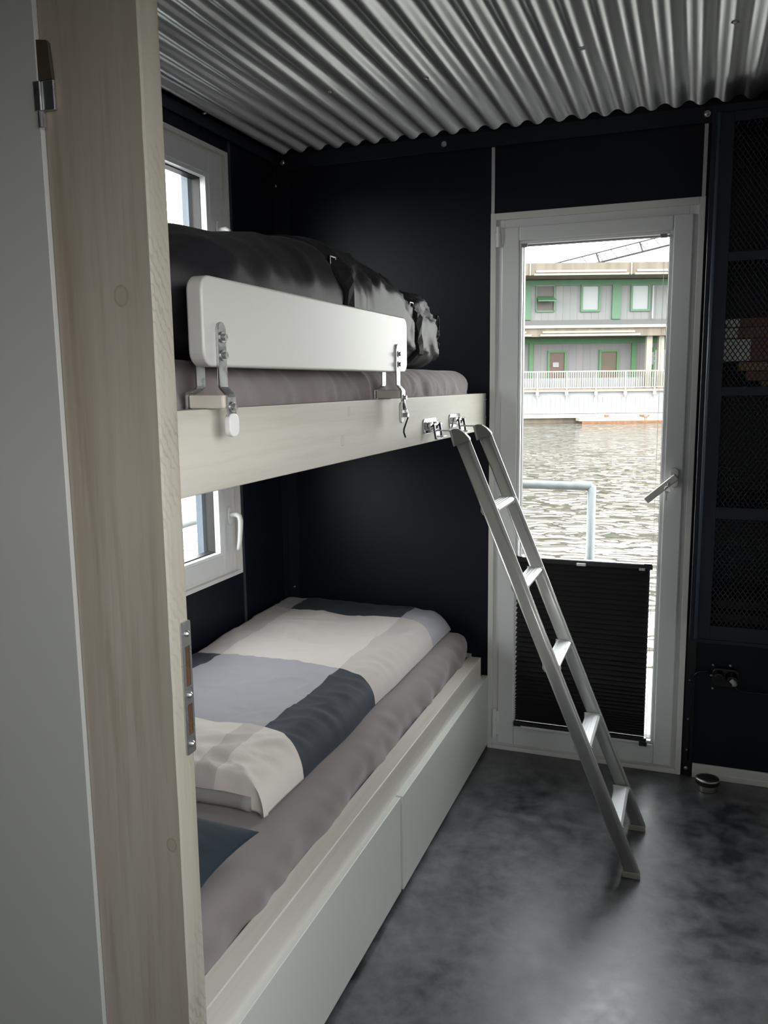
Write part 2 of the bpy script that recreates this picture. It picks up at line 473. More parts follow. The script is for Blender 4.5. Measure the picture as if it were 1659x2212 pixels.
# corner profile
t8 = MB().box(.0005,.05,D-.004,D-.0005,0,2.297).box(.0005,.004,D-.05,D-.005,0,2.297).build('trim_8', M['navy_metal'])
tag(t8, kind='structure')
screw(t8, .025, D-.0042, .60, 1, -1, .005, 'corner_screw'); screw(t8, .0042, D-.03, 2.235, 0, 1, .005, 'corner_screw')
# dark corner post right of the door and base profile
t9 = B(1.612, 1.644, D-.006, D-.0005, .0, .575).build('trim_9', mat('dark_edge_profile', (.006,.007,.010), .45)); tag(t9, kind='structure')
for z in (.028, .10, .22, .37):
    screw(t9, 1.626, D-.0062, z, 1, -1, .0035 if z > .05 else .006, 'profile_screw')
mb = MB(); mb.box(1.648, 1.912, D-.014, D-.0005, 0, .050); mb.box(1.648, 1.912, D-.018, D-.014, 0, .022)
tag(mb.build('baseboard_back', M['base_white'], bevel=.002), kind='structure')

# ------------------------------------------------------------------ door_1 (glazed back door)
door = empty('door_1', ((XD0+XD1)/2, D, 0)); tag(door, kind='structure')
mb = MB().frame(1, D-.014, D-.002, XD0, XD1, 0, ZD1, .020, .020, .016, .024)
mb.build('casing', M['white_pvc2'], door, bevel=.0015)
mb = MB().frame(1, D-.0015, D+.055, XD0+.0005, XD1-.0005, 0.001, ZD1-.0005, .0495, .0495, .023, .0535)
mb.build('door_frame', M['white_pvc'], door, bevel=.0015)
mb = MB().frame(1, D-.014, D+.05, .914, 1.573, .026, 2.012, .064, .064, .078, .050)
sash = mb.build('sash', M['white_pvc'], door, bevel=.004)
mb = MB().frame(1, D-.008, D+.012, .978, 1.509, .104, 1.962, .012, .012, .012, .012)
mb.build('glazing_bead', mat('white_glazing_bead', (.80,.81,.83), .3), sash, bevel=.002)
mb = MB().frame(1, D+.012, D+.046, .978, 1.509, .104, 1.962, .014, .014, .014, .014)
mb.build('glass_seal', M['seal'], sash)
B(.988, 1.499, D+.026, D+.028, .114, 1.952).build('glass_pane', M['glass'], sash)
for z0, z1 in ((1.942, 2.015), (.054, .171)):
    b = MB(); b.tube([(.903, D-.021, z0), (.903, D-.021, z1)], .0085, 14)
    b.tube([(.903, D-.021, (z0+z1)/2-.012), (.903, D-.021, (z0+z1)/2+.012)], .0100, 14)
    b.box(.903, .922, D-.018, D-.0145, z0+.008, z1-.008)
    b.build('hinge', M['white_plastic'], sash, bevel=.001)
hb = MB()
hx, hz = 1.5435, 1.113
prof = []
for k in range(24):
    a = 2*PI*k/24
    prof.append((hx + .0155*math.cos(a), hz + .0155*math.sin(a) + (.020 if math.sin(a) > 0 else -.020)))
hb.prism(prof, 1, D-.024, D-.0145)
rose = hb.build('door_handle', M['silver_h'], sash, bevel=.002)
hb = MB()
hb.tube([(hx, D-.022, hz), (hx, D-.060, hz)], .0125, 20)
hb.build('handle_neck', M['silver_h'], rose, smooth=False)
hb = MB(); d = Vector((-.092, 0, -.082)); d.normalize()
a = Vector((hx, D-.058, hz)) - d*.012; e = a + d*.135
hb.bar(a, e, .011, .024, up=(-d.z, 0, d.x))
hb.build('lever', M['silver_h'], rose, bevel=.004, seg=3)
hb = MB(); hb.tube([(hx-.018, D-.066, hz-.018), (hx-.018, D-.075, hz-.018)], .0065, 16)
hb.build('lock_cylinder', M['brushed'], rose)

# key with ring hanging from the handle lock
key = empty('key', (hx-.018, D-.080, hz-.075))
tag(key, 'small silver key on a thin ring hanging from the glazed door handle', 'key')
kb = MB(); kb.box(hx-.0195, hx-.0165, D-.092, D-.072, hz-.022, hz-.012); kb.build('key_bow', M['brushed'], key, bevel=.001)
kb = MB()
ring = [(hx-.019+.010*math.cos(2*PI*k/24), D-.088, hz-.034+.010*math.sin(2*PI*k/24)) for k in range(25)]
kb.tube(ring, .0009, 8, False); kb.build('key_ring', M['chrome'], key, smooth=True)
kb = MB(); kb.bar((hx-.021, D-.088, hz-.042), (hx-.022, D-.088, hz-.073), .0042, .0016, up=(0,1,0))
kb.bar((hx-.021, D-.088, hz-.040), (hx-.021, D-.088, hz-.048), .010, .0018, up=(0,1,0))
kb.build('hanging_key', M['brushed'], key)

# ------------------------------------------------------------------ pleated blind on the lower glass
bl = empty('pleated_blind', (1.23, D-.012, .11))
tag(bl, 'black pleated blind covering the lower half of the glazed door', 'blind')
bx0, bx1 = .981, 1.487
mb = MB()
z = .775; prof = []
zs = []
zz = .775
while zz > .135:
    stepz = .0098 if zz > .33 else (.0075 if zz > .22 else .0050)
    zs.append(zz); zz -= stepz
zs.append(.130)
vs = []; fs = []
NX = 2
for i, z in enumerate(zs):
    y = D-.012 + (.0085 if i % 2 else -.0085) * (1 if z > .22 else .8)
    sagl = .0025*math.sin(i*1.7)
    vs.append((bx0+.004+ (.002 if i % 2 else 0), y-.003, z)); vs.append((bx1-.012-(.002 if i % 2 else 0), y-.003, z))
for i in range(len(zs)-1):
    fs.append((2*i, 2*i+1, 2*i+3, 2*i+2))
nb = len(vs)
vs2 = [(x, y+.0012, z) for x, y, z in vs]
fs2 = [tuple(j+nb for j in f[::-1]) for f in fs]
mb.add(vs+vs2, fs+fs2)
mb.build('pleated_fabric', M['blind'], bl, fix=False)
mb = MB(); mb.box(bx0, bx1-.004, D-.027, D-.009, .775, .792); rail = mb.build('top_rail', M['darkrail'], bl, bevel=.002)
B(bx0+.02, bx1-.012, D-.0265, D-.0105, .7925, .7955).build('rail_white_strip', M['white_plastic'], rail)  # thin white plastic strip along the top of the rail
for x in (bx0+.012, bx1-.022):
    B(x-.012, x+.016, D-.028, D-.008, .792, .7965).build('end_cap', M['darkrail'], rail, bevel=.001)
B(1.212, 1.247, D-.034, D-.0275, .774, .786).build('pull_tab', M['white_plastic'], bl, bevel=.003)
B(1.436, 1.458, D-.033, D-.0275, .771, .781).build('tension_clip', mat('grey_clip', (.45,.46,.46), .4), bl, bevel=.002)
mb = MB(); mb.box(bx0, bx1-.004, D-.027, D-.0085, .112, .130); brl = mb.build('bottom_rail', M['darkrail'], bl, bevel=.002)
B(bx0+.03, bx1-.03, D-.029, D-.0275, .1115, .117).build('bottom_rail_strip', M['white_plastic'], brl)
B(bx1-.030, bx1-.002, D-.031, D-.012, .100, .118).build('tension_shoe', M['darkrail'], brl, bevel=.002)
mb = MB()
for x in (bx0+.006, bx1-.006):
    mb.tube([(x, D-.0105, .12), (x, D-.0105, 1.952)], .0006, 6)
mb.build('guide_cord', M['white_plastic'], bl)
for x in (.998, 1.478):
    B(x-.011, x+.011, D-.022, D-.0085, 1.938, 1.950).build('cord_bracket', mat('grey_bracket', (.22,.22,.23), .4), bl, bevel=.001)

# ------------------------------------------------------------------ left windows
def window(name, z0, z1, hzc):
    w = empty(name, (0, (WY0+WY1)/2, z0)); tag(w, kind='structure')
    y0, y1 = WY0, WY1
    MB().frame(0, .0041, .022, y0, y1, z0, z1, .014, .014, .014, .014).build('casing', M['white_pvc2'], w, bevel=.001)
    MB().frame(0, -.050, .004, y0+.0005, y1-.0005, z0+.0005, z1-.0005, .0535, .0535, .0275, .0275).build('outer_frame', M['white_pvc2'], w, bevel=.001)
    s = MB().frame(0, -.040, .014, y0+.050, y1-.050, z0+.026, z1-.026, .068, .068, .062, .070).build('sash', M['white_pvc'], w, bevel=.003)
    MB().frame(0, -.012, .011, y0+.118, y1-.118, z0+.088, z1-.096, .018, .018, .012, .012).build('glazing_bead', mat('pale_bead', (.82,.84,.86), .3), s, bevel=.001)
    MB().frame(0, -.046, -.012, y0+.118, y1-.118, z0+.088, z1-.096, .020, .020, .016, .016).build('glass_seal', M['seal'], s)
    B(-.030, -.028, y0+.125, y1-.125, z0+.094, z1-.102).build('glass_pane', M['glass'], s)
    # outer reveal profile seen through the pane
    MB().frame(0, -.076, -.0505, y0+.020, y1-.128, z0+.07, z1-.075, .03, .022, .02, .02).build('outer_reveal', M['frameblue'], w)
    hy = y1 - .075
    hb = MB(); pr = []
    for k in range(24):
        a = 2*PI*k/24; pr.append((hy+.014*math.cos(a), hzc+.014*math.sin(a)+(.018 if math.sin(a) > 0 else -.018)))
    hb.prism(pr, 0, .0145, .0225)
    h = hb.build('window_handle', M['white_plastic'], s, bevel=.003)
    hb = MB()
    hb.tube([(.020, hy, hzc+.002), (.048, hy, hzc+.002), (.058, hy, hzc-.004), (.062, hy, hzc-.020), (.060, hy, hzc-.055), (.056, hy, hzc-.095), (.050, hy, hzc-.122), (.046, hy, hzc-.130)],
            [.0095,.0095,.0100,.0095,.0090,.0085,.0075,.005], 14)
    hb.build('lever', M['white_plastic'], h, smooth=True)
    return w
window('window_1', U0, U1, 1.988)
window('window_2', Lo0, Lo1, .985)

# ================================================================== POST, DOOR LEAF
post = empty('wooden_post', (.787, 1.054, 0))
tag(post, 'thick white-glazed pine post with a steel strike plate, in front of the bunk beds', 'post')
mb = MB()
# front board face (facing camera) and sawn reveal face are one solid; sawn side is material 1
px0, px1, py0, py1, ph = .700, .870, 1.030, 1.078, 2.352
import itertools
ny = 40
vs = []; fs = []; ms = []
zs_ = [ph*i/60 for i in range(61)]
outline = []
for z in zs_:
    w1 = .0012*noise.noise(Vector((0, 0, z*6.0))) + .0010*noise.noise(Vector((3, 0, z*22.0)))
    ring = [(px0, py0), (px1-.003+w1, py0), (px1+w1*.5, py0+.003), (px1+w1*.3, py1-.003), (px1-.003+w1*.3, py1), (px0, py1)]
    outline.append([(x, y, z) for x, y in ring])
for r_ in outline: vs += r_
R6 = 6
for i in range(60):
    for k in range(R6):
        k2 = (k+1) % R6
        fs.append((i*R6+k, i*R6+k2, (i+1)*R6+k2, (i+1)*R6+k)); ms.append(1 if k in (1, 2, 3) else 0)
fs.append(tuple(range(R6))[::-1]); ms.append(0); fs.append(tuple(60*R6+k for k in range(R6))); ms.append(0)
mb.v = vs; mb.f = fs; mb.m = ms
pb = mb.build('post_body', [M['post'], M['post_sawn']], post)
# strike plate on the sawn side
sz0, sz1 = .873, 1.090
sy0, sy1 = 1.0535, 1.0785
def rrect(u0, u1, w0, w1, r, n=6):
    out = []
    for (cu, cw, a0) in ((u1-r, w1-r, 0), (u0+r, w1-r, 90), (u0+r, w0+r, 180), (u1-r, w0+r, 270)):
        for k in range(n+1):
            a = math.radians(a0 + 90*k/n); out.append((cu+r*math.cos(a), cw+r*math.sin(a)))
    return out
mb = MB()
xa, xb_ = .8695, .8730
hy0, hy1 = 1.061, 1.0735
holes = [(.905, .955), (.985, 1.050)]
mb.prism(rrect(sy0, sy1, 1.050, sz1, .004)[:7] + rrect(sy0, sy1, 1.050, sz1, .004)[7:14] + [(sy0, 1.050), (sy1, 1.050)], 0, xa, xb_)
mb.prism([(sy0, .905), (sy1, .905)] + rrect(sy0, sy1, sz0, .905, .004)[21:] [::-1] + rrect(sy0, sy1, sz0, .905, .004)[14:21][::-1], 0, xa, xb_)
mb.box(xa, xb_, sy0, sy1, .955, .985)
for (z0, z1) in holes:
    mb.box(xa, xb_, sy0, hy0, z0, z1); mb.box(xa, xb_, hy1, sy1, z0, z1)
sp = mb.build('strike_plate', M['steel'], post)
for z in (.889, .970, 1.070):
    screw(sp, xb_-.0005, (hy0+hy1)/2, z, 0, 1, .0050, 'screw')
for (z0, z1) in holes:
    B(.8690, .8704, hy0-.0005, hy1+.0005, z0-.0005, z1+.0005).build('latch_recess', M['hole'], sp)
# white door leaf in front of the partition, with lock body in the rebate
d2 = empty('door_2', (.34, 1.012, 0)); tag(d2, kind='structure')
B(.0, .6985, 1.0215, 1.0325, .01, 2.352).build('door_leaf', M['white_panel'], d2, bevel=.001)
lk = empty('latch_fitting', (.706, 1.022, 1.83), post)
mb = MB(); mb.prism([(.6915, 1.8870), (.7235, 1.8870), (.7195, 1.936), (.7165, 1.940), (.6915, 1.944)], 1, 1.0235, 1.0295)
mb.build('latch_plate', M['brownlatch'], lk, bevel=.001)
mb = MB(); mb.box(.6915, .703, 1.0195, 1.0295, 1.846, 1.8865); mb.box(.703, .7240, 1.0235, 1.0295, 1.846, 1.8865)
mb.build('latch_bolt', M['steel'], lk, bevel=.0012)
mb = MB(); mb.tube([(.7005, 1.0235, 1.822), (.7005, 1.0235, 1.8455)], .0058, 16)
mb.build('hinge_pin', M['chrome'], lk, bevel=.001)

# ================================================================== SOFT BODIES
def softbox(x0, x1, y0, y1, z0, z1, r, res, disp=None, rx=None):
    """rounded box with smooth corner radius r, grid spacing res, displaced along its normal by disp(p,n)"""
    def axis(a, b):
        n = max(2, int((b-a-2*r)/res))
        seg = [a + r*(1-math.cos(PI/2*k/5)) for k in range(5)]
        mid = [a+r+(b-a-2*r)*k/n for k in range(n+1)]
        return seg + mid + [b - r*(1-math.cos(PI/2*k/5)) for k in range(4, -1, -1)]
    ax, ay, az = axis(x0, x1), axis(y0, y1), axis(z0, z1)
    mb = MB(); idx = {}
    def vid(i, j, k):
        key = (i, j, k)
        if key in idx: return idx[key]
        p = Vector((ax[i], ay[j], az[k]))
        q = Vector((min(max(p.x, x0+r), x1-r), min(max(p.y, y0+r), y1-r), min(max(p.z, z0+r), z1-r)))
        dd = p - q
        if dd.length < 1e-9: dd = Vector((0,0,1))
        # outward direction by cube-ish projection
        nrm = dd.normalized(); pos = q + nrm*r
        if disp: pos = pos + nrm*disp(pos, nrm)
        idx[key] = len(mb.v); mb.v.append(tuple(pos)); return idx[key]
    nx, ny_, nz_ = len(ax)-1, len(ay)-1, len(az)-1
    def quad(a, b, c, d): mb.f.append((a, b, c, d)); mb.m.append(0)
    for i in range(nx):
        for j in range(ny_):
            quad(vid(i,j,nz_), vid(i+1,j,nz_), vid(i+1,j+1,nz_), vid(i,j+1,nz_))
            quad(vid(i,j,0), vid(i,j+1,0), vid(i+1,j+1,0), vid(i+1,j,0))
    for i in range(nx):
        for k in range(nz_):
            quad(vid(i,0,k), vid(i+1,0,k), vid(i+1,0,k+1), vid(i,0,k+1))
            quad(vid(i,ny_,k), vid(i,ny_,k+1), vid(i+1,ny_,k+1), vid(i+1,ny_,k))
    for j in range(ny_):
        for k in range(nz_):
            quad(vid(0,j,k), vid(0,j,k+1), vid(0,j+1,k+1), vid(0,j+1,k))
            quad(vid(nx,j,k), vid(nx,j+1,k), vid(nx,j+1,k+1), vid(nx,j,k+1))
    return mb
def N3(x, y, z): return noise.noise(Vector((x, y, z)))

# ------------------------------------------------------------------ lower bed with drawers
bed = empty('storage_bed', (.43, 2.1, 0))
tag(bed, 'white lower bunk bed base with two large flat drawer fronts along the floor', 'bed')
mb = MB(); mb.box(.806, .856, 1.085, D-.055, .290, .389)
mb.build('front_board', M['bedboard'], bed, bevel=.0025)
B(.05, .806, D-.04, D-.008, .05, .385).build('end_panel', M['white_lam'], bed)
B(.006, .040, 1.085, D-.055, .05, .40).build('wall_side_board', M['bedboard'], bed)
B(.05, .800, 1.085, D-.05, .285, .305).build('slat_base', M['block'], bed)
B(.05, .845, 1.10, D-.045, .006, .285).build('carcass', mat('dark_plinth', (.05,.05,.05), .6), bed)
for (y0, y1, xo) in ((2.071, D-.016, .004), (1.085, 2.063, .0)):
    dr = B(.850, .8725+xo, y0, y1, .018, .304).build('drawer_front', M['white_lam'], bed, bevel=.0015)
# drawer carcass shadow gap strip above the drawers
B(.806, .852, 1.085, D-.02, .27, .2895).build('drawer_rail', M['bedboard'], bed)

# lower mattress
def dm_low(p, n):
    side = max(0, n.x)
    v = .006*N3(p.x*6, p.y*5, p.z*6) + .012*side*N3(1.3, p.y*8, p.z*13)
    # side bulge with gathers
    v += .009*side*N3(4.1, p.y*18 + p.z*16, p.z*9)
    if p.z < .43 and n.x > .5: v += -.003*abs(N3(2, p.y*9, 0))
    return v
mm = softbox(.045, .808, 1.09, D-.055, .306, .489, .055, .012, dm_low).build('mattress', M['sheet'], smooth=True)
tag(mm, 'mattress in a taupe fitted sheet on the lower bunk', 'mattress')

# ------------------------------------------------------------------ duvet
dx0, dx1, dy0, dy1 = .030, .752, 1.545, D-.03
zb = .500
def seams(u):  # list of grid coords including the seams
    return u
def lin(a, b, n): return [a+(b-a)*k/n for k in range(n)]
us = lin(0, .13, 10) + lin(.13, .50, 30) + lin(.50, .565, 7) + lin(.565, dx1-dx0-.09, 9) + lin(dx1-dx0-.09, dx1-dx0, 22) + [dx1-dx0]
vA, vB, vC = 2.885-dy0, 2.305-dy0, 1.805-dy0
L_ = dy1-dy0
vv = lin(0, .08, 16) + lin(.08, vC, 16) + lin(vC, vB, 46) + lin(vB, vA, 48) + lin(vA, L_-.05, 14) + lin(L_-.05, L_, 7) + [L_]
def edge(d, r): 
    if d >= r: return 1.0
    t = 1 - max(0, d)/r
    return math.sqrt(max(0, 1 - t*t))
def duvet_pt(u, v, top):
    W = dx1-dx0
    eu = edge(W-u, .085); ew = edge(u, .05); en = edge(v, .05); ef = edge(L_-v, .04)
    x = dx0+u; y = dy0+v
    # seams run slightly nearer to the camera towards the open edge
    tt = max(0, (x-.60)/.15)
    y -= .075*tt**1.3*(1-max(0, v-vA-.05)*2.2) * (1 if v > .06 else v/.06)
    y += .085*(1-u/W)**1.2*max(0, 1-v/.5)**1.5
    # left seams slant
    x -= .05*max(0, (.3-u)/.3)*max(0, (v-vB)/(L_-vB))*(1 if u > .02 else u/.02)
    # free right edge wanders
    x += (.016*N3(9, v*3.1, 0) - .012) * (u/W)**3
    h = .074 + .010*N3(u*4, v*3, 0) - .010*math.exp(-((v-vB)/.05)**2)*.3
    h *= 1 - .18*max(0, (vC*.7-v)/vC)
    z = zb + h*eu*ew*en*ef
    # longitudinal fold line of the folded duvet
    fl = math.exp(-((u-.27)/.006)**2); z -= .0022*fl
    # wrinkles
    wr = .006*N3(x*7+3, y*11, 1) + .0035*N3(x*26+y*8, y*12, 2)
    r0 = N3(x*5+y*3, y*9-x*3, 12); wr += .004*max(0, 1-abs(r0)*7)
    near = max(0, 1-v/.30)
    wr += near*(.014*N3(x*6 + y*7, y*20-x*5, 5) + .006*max(0, 1-abs(N3(x*5-2, y*15+x*6, 15))*6))
    side = max(0, (u-(W-.14))/.14)
    wr += side*.011*N3(x*6, y*34, 7)*(1 if u < W-.004 else 0)
    # pinched tuft in the grey patch
    cx, cy = .500, 1.90
    rr = math.hypot(x-cx, y-cy); an = math.atan2(y-cy, x-cx)
    wr += .0042*math.exp(-rr/.05)*math.sin(an*7+1) - .004*math.exp(-(rr/.016)**2)
    z += wr*min(eu, ew, en, ef)
    if not top: z = zb - .0045 + .001*eu
    return (x, y, z)
mb = MB(); nu, nv = len(us), len(vv)
# outer ring shared
for top in (True, False):
    for v in vv:
        for u in us: mb.v.append(duvet_pt(u, v, top))
def mid(u, v):
    s1 = .115 ; s2 = .565
    if v > vA: return 1 if u < s1-.001 else (2 if u < s2-.001 else 3)
    if v > vB: return 4 if u < s1+.012 else (0 if u < s2-.001 else 4)
    if v > vC: return 2 if u < s1+.012 else (3 if u < s2-.001 else 2)
    return 0 if u < .500-.001 else (4 if u < s2-.001 else 0)
for j in range(nv-1):
    for i in range(nu-1):
        a = j*nu+i
        uc = (us[i]+us[i+1])/2; vc = (vv[j]+vv[j+1])/2
        mi = mid(uc, vc)
        mb.f.append((a, a+1, a+nu+1, a+nu)); mb.m.append(mi)
        b = a + nu*nv
        mb.f.append((b, b+nu, b+nu+1, b+1)); mb.m.append(4)
NB = nu*nv
for j in range(nv-1):
    for i in (0, nu-1):
        a = j*nu+i; mb.f.append((a, a+nu, a+nu+NB, a+NB)); mb.m.append(mid(us[max(0, i-1)], vv[j]+.001))
for i in range(nu-1):
    for j in (0, nv-1):
        a = j*nu+i; mb.f.append((a, a+1, a+1+NB, a+NB)); mb.m.append(4)
du = mb.build('duvet', [M['cream'], M['taupe'], M['darknavy'], M['lavender'], M['creamdark']], smooth=True)
tag(du, 'folded duvet with cream, lavender grey and navy colour blocks on the lower bunk', 'duvet')
# rolled fabric edge peeping out under the near duvet corner
mb = MB()
pp = []
for k in range(15):
    t = k/14
    pp.append((.36+.335*t, 1.562-.012*t+.004*math.sin(t*9), .507+.004*t))
mb.tube(pp, [.012+.006*(k/14) for k in range(15)], 14)
mb.build('rolled_hem', M['greyline'], du, smooth=True)['label'] = 'pale inner hem rolled under the near corner'

# ------------------------------------------------------------------ pillow
mb = MB(); n1 = 44
hx_, hy_ = .345, .157
pcx, pcy, pz = .448, 1.250, .498
ang = math.radians(3)
def pil(u, v, s):
    g = (1-abs(u)**2.6)*(1-abs(v)**2.6)
    h = .062*max(0, g)**.55
    x = hx_*u*(1-.06*(1-v*v)); y = hy_*v*(1-.07*(1-u*u))
    wr = .006*N3(u*3, v*5, s*2)*g**.5 + .004*N3(u*2+v*5, v*3-u*3, 8+s)*min(1, g*2)
    z = .030 + (h+wr if s > 0 else -min(.032, h*.55))
    # corner towards the camera side lifts a little
    X_ = pcx + x*math.cos(ang) - y*math.sin(ang); Y_ = pcy + x*math.sin(ang) + y*math.cos(ang)
    return (X_, Y_, pz + z)
for s in (1, -1):
    for j in range(n1+1):
        for i in range(n1+1):
            u = math.sin(PI/2*(2*i/n1-1)); v = math.sin(PI/2*(2*j/n1-1))
            mb.v.append(pil(u, v, s))
NB = (n1+1)**2
for j in range(n1):
    for i in range(n1):
        a = j*(n1+1)+i
        mb.f.append((a, a+1, a+n1+2, a+n1+1)); mb.m.append(0)
        b = a+NB; mb.f.append((b, b+n1+1, b+n1+2, b+1)); mb.m.append(1)
for i in range(n1):
    for a, b in ((i, i+1), (n1*(n1+1)+i, n1*(n1+1)+i+1), (i*(n1+1), (i+1)*(n1+1)), (i*(n1+1)+n1, (i+1)*(n1+1)+n1)):
        mb.f.append((a, b, b+NB, a+NB)); mb.m.append(0)
pl = mb.build('pillow', [M['pillow'], M['greyline']], smooth=True)
tag(pl, 'dark blue pillow with pale underside on the lower bunk beside the pine post', 'pillow')

# ------------------------------------------------------------------ upper bunk
ub = empty('upper_bunk', (.43, 2.1, 1.278))
tag(ub, 'upper bunk bed platform with a white-glazed pine front rail', 'bed')
mb = MB(); mb.box(.828, .8584, 1.085, D-.008, 1.278, 1.4146)
fr = mb.build('front_rail', M['rail'], ub, bevel=.002)
B(.02, .828, 1.09, D-.01, 1.312, 1.334).build('slat_base', M['block'], ub)
B(.003, .020, 1.085, D-.052, 1.278, 1.40).build('wall_ledger', M['rail'], ub)
screw(fr, .8584, D-.03, 1.392, 0, 1, .004, 'rail_screw'); screw(fr, .8584, D-.03, 1.325, 0, 1, .004, 'rail_screw')

def dm_up(p, n):
    side = max(0, n.x)
    v = .003*N3(p.x*6, p.y*5, p.z*6)
    v += side*(.011*N3(3, p.y*8, p.z*14) + .008*N3(7, p.y*20+p.z*16, p.z*10) + .004*N3(2, p.y*38+p.z*8, p.z*12))
    g = math.exp(-((p.z-1.345)/.022)**2)
    v += side*(-.012*g*abs(N3(5, p.y*20, 0)))
    for yb in (1.20, 2.06):
        v -= side*.022*math.exp(-((p.y-yb)/.045)**2)
    return v
mu = softbox(.03, .822, 1.092, 3.04, 1.335, 1.497, .064, .010, dm_up).build('mattress', M['sheet'], smooth=True)
tag(mu, 'mattress in a taupe sheet on the upper bunk under the black bag', 'mattress')

# ------------------------------------------------------------------ black duvet bag on the upper bunk
ST = [ # y, xc, halfwidth, ztop
 (1.12,.58,.06,1.60),(1.16,.58,.18,1.68),(1.24,.60,.222,1.725),(1.35,.61,.225,1.742),(1.50,.62,.216,1.748),(1.65,.63,.206,1.765),(1.80,.64,.196,1.785),
 (1.86,.642,.193,1.790),(1.92,.645,.190,1.786),(1.98,.648,.188,1.781),(2.05,.65,.185,1.774),(2.15,.655,.180,1.764),(2.28,.66,.172,1.744),(2.36,.665,.168,1.728),
 (2.42,.668,.166,1.716),(2.47,.672,.164,1.722),(2.56,.68,.155,1.728),(2.64,.69,.143,1.722),(2.69,.695,.118,1.700),(2.725,.70,.098,1.668),(2.745,.705,.076,1.630),(2.755,.708,.052,1.595),(2.75,.710,.028,1.575),(2.735,.711,.010,1.565)]
ST = [(y if y < 1.7 else 1.7+(y-1.7)*.90, a_, b_, c_) for (y, a_, b_, c_) in ST]
def station(t):
    i = min(int(t), len(ST)-2); f_ = t-i
    def cr(p0,p1,p2,p3,s): return .5*((2*p1)+(-p0+p2)*s+(2*p0-5*p1+4*p2-p3)*s*s+(-p0+3*p1-3*p2+p3)*s**3)
    g = lambda k: ST[max(0, min(len(ST)-1, k))]
    return [cr(g(i-1)[q], g(i)[q], g(i+1)[q], g(i+2)[q], f_) for q in range(4)]
zbag = 1.501
def bag_pt(t, a, off=0.0, flat=False):
    y, xc, hw, zt = station(t)
    h = max(.01, zt - zbag)
    ca, sa = math.cos(a), math.sin(a)
    ex = .62
    x = abs(ca)**ex*(1 if ca > 0 else -1); z = abs(sa)**ex*(1 if sa > 0 else -1)
    cz = zbag + h*.44
    zz = cz + z*(h*.56 if z > 0 else h*.44)
    xx = xc + x*hw*(1-.16*max(0, z)**2)
    endf = max(0, min(1, (y-2.40)/.2)) if t > 10 else 0
    body = min(1, hw/.1)
    s = 0
    # soft creases, running from the straps downwards and along the bag
    s += .010*N3(y*3.3+1.5, a*1.1, 2) 
    r1 = N3(y*9 + z*2.2, zz*6, 4); s += .013*(1-abs(r1)*3.2 if abs(r1) < .31 else 0)*(.35+.65*max(0,min(1,(y-1.75)/.2)))
    r2 = N3(y*5 - zz*9, zz*12 + y*4, 9); s += .010*(1-abs(r2)*3.6 if abs(r2) < .28 else 0)
    s += .006*N3(y*17, zz*22, 6)*(.4+.6*min(1, max(0, (y-1.75)*3)))
    if endf > 0:
        rad = math.sin(a*9 + N3(a*2, 0, 0)*3)
        s += endf*.010*rad
    for yb in (1.815, 2.345):
        s -= .013*math.exp(-((y-yb)/.018)**2)
    s *= body
    if z < -.55: s *= .15
    n_ = Vector((x, 0, z)); n_.normalize()
    if t > len(ST)-3.2: s *= .5
    p = Vector((xx, y, zz)) + n_*(s+off)
    # slight lean so the crest meanders
    if p.z < zbag: p.z = zbag
    p.x = min(p.x, .836+off)
    return p
mb = MB(); NT = 190; NA = 72
for i in range(NT+1):
    t = (len(ST)-1.001)*i/NT
    for k in range(NA): mb.v.append(tuple(bag_pt(t, 2*PI*k/NA)))
for i in range(NT):
    for k in range(NA):
        k2 = (k+1) % NA
        mb.f.append((i*NA+k, i*NA+k2, (i+1)*NA+k2, (i+1)*NA+k)); mb.m.append(0)
mb.f.append(tuple(range(NA))); mb.m.append(0); mb.f.append(tuple(NT*NA+k for k in range(NA))); mb.m.append(0)
bagroot = empty('duvet_bag', (.60, 2.05, zbag))
tag(bagroot, 'black satin storage bag strapped around bulky bedding on the upper bunk', 'bag')
mb.build('bag_body', M['bag'], bagroot, smooth=True)
def t_of(y):
    lo, hi = 0.0, 20.5
    for _ in range(40):
        m_ = (lo+hi)/2
        if station(m_)[0] < y: lo = m_
        else: hi = m_
    return lo
for ys_, tilt in ((1.815, .05), (2.345, .04)):
    mb = MB(); NA2 = 72; wS = .013
    prof = [(-wS, .0), (-wS, .009), (wS, .009), (wS, .0)]
    for k in range(NA2):
        a = 2*PI*k/NA2
        for dy, of in prof:
            yy = ys_ + dy + tilt*(math.cos(a)*.35 - math.sin(a)*.3)
            mb.v.append(tuple(bag_pt(t_of(yy), a, of+.002)))
    for k in range(NA2):
        k2 = (k+1) % NA2
        for q in range(4):
            q2 = (q+1) % 4
            mb.f.append((k*4+q, k*4+q2, k2*4+q2, k2*4+q)); mb.m.append(0)
    st = mb.build('strap', M['strap'], bagroot, smooth=False)
    a = .55 if ys_ < 2.3 else .5
    p = bag_pt(t_of(ys_ + tilt*(math.cos(a)*.35-math.sin(a)*.3)), a, .012)
    mb = MB(); mb.frame(0, -.003, .004, -.017, .017, -.013, .013, .004, .004, .004, .004)
    mb.v = [tuple(Vector(v)+p) for v in mb.v]
    mb.build('buckle', M['black'], st, bevel=.001)
# drawstring knot at the bag's far end
kp = bag_pt(t_of(2.61), .05, .004)
mb = MB()
kn = [kp + Vector((.006*math.cos(q*1.1), -.012+.007*math.sin(q*1.7), -.03+.012*q*.6)) for q in range(10)]
mb.tube(kn, [.004,.006,.005,.007,.005,.006,.004,.005,.004,.003], 8)
lp = [kp + Vector((.004, -.016+.013*math.cos(q*PI/7), .035+.030*math.sin(q*PI/7))) for q in range(15)]
mb.tube(lp, .0035, 8)
mb.build('drawstring', M['strap'], bagroot, smooth=True)

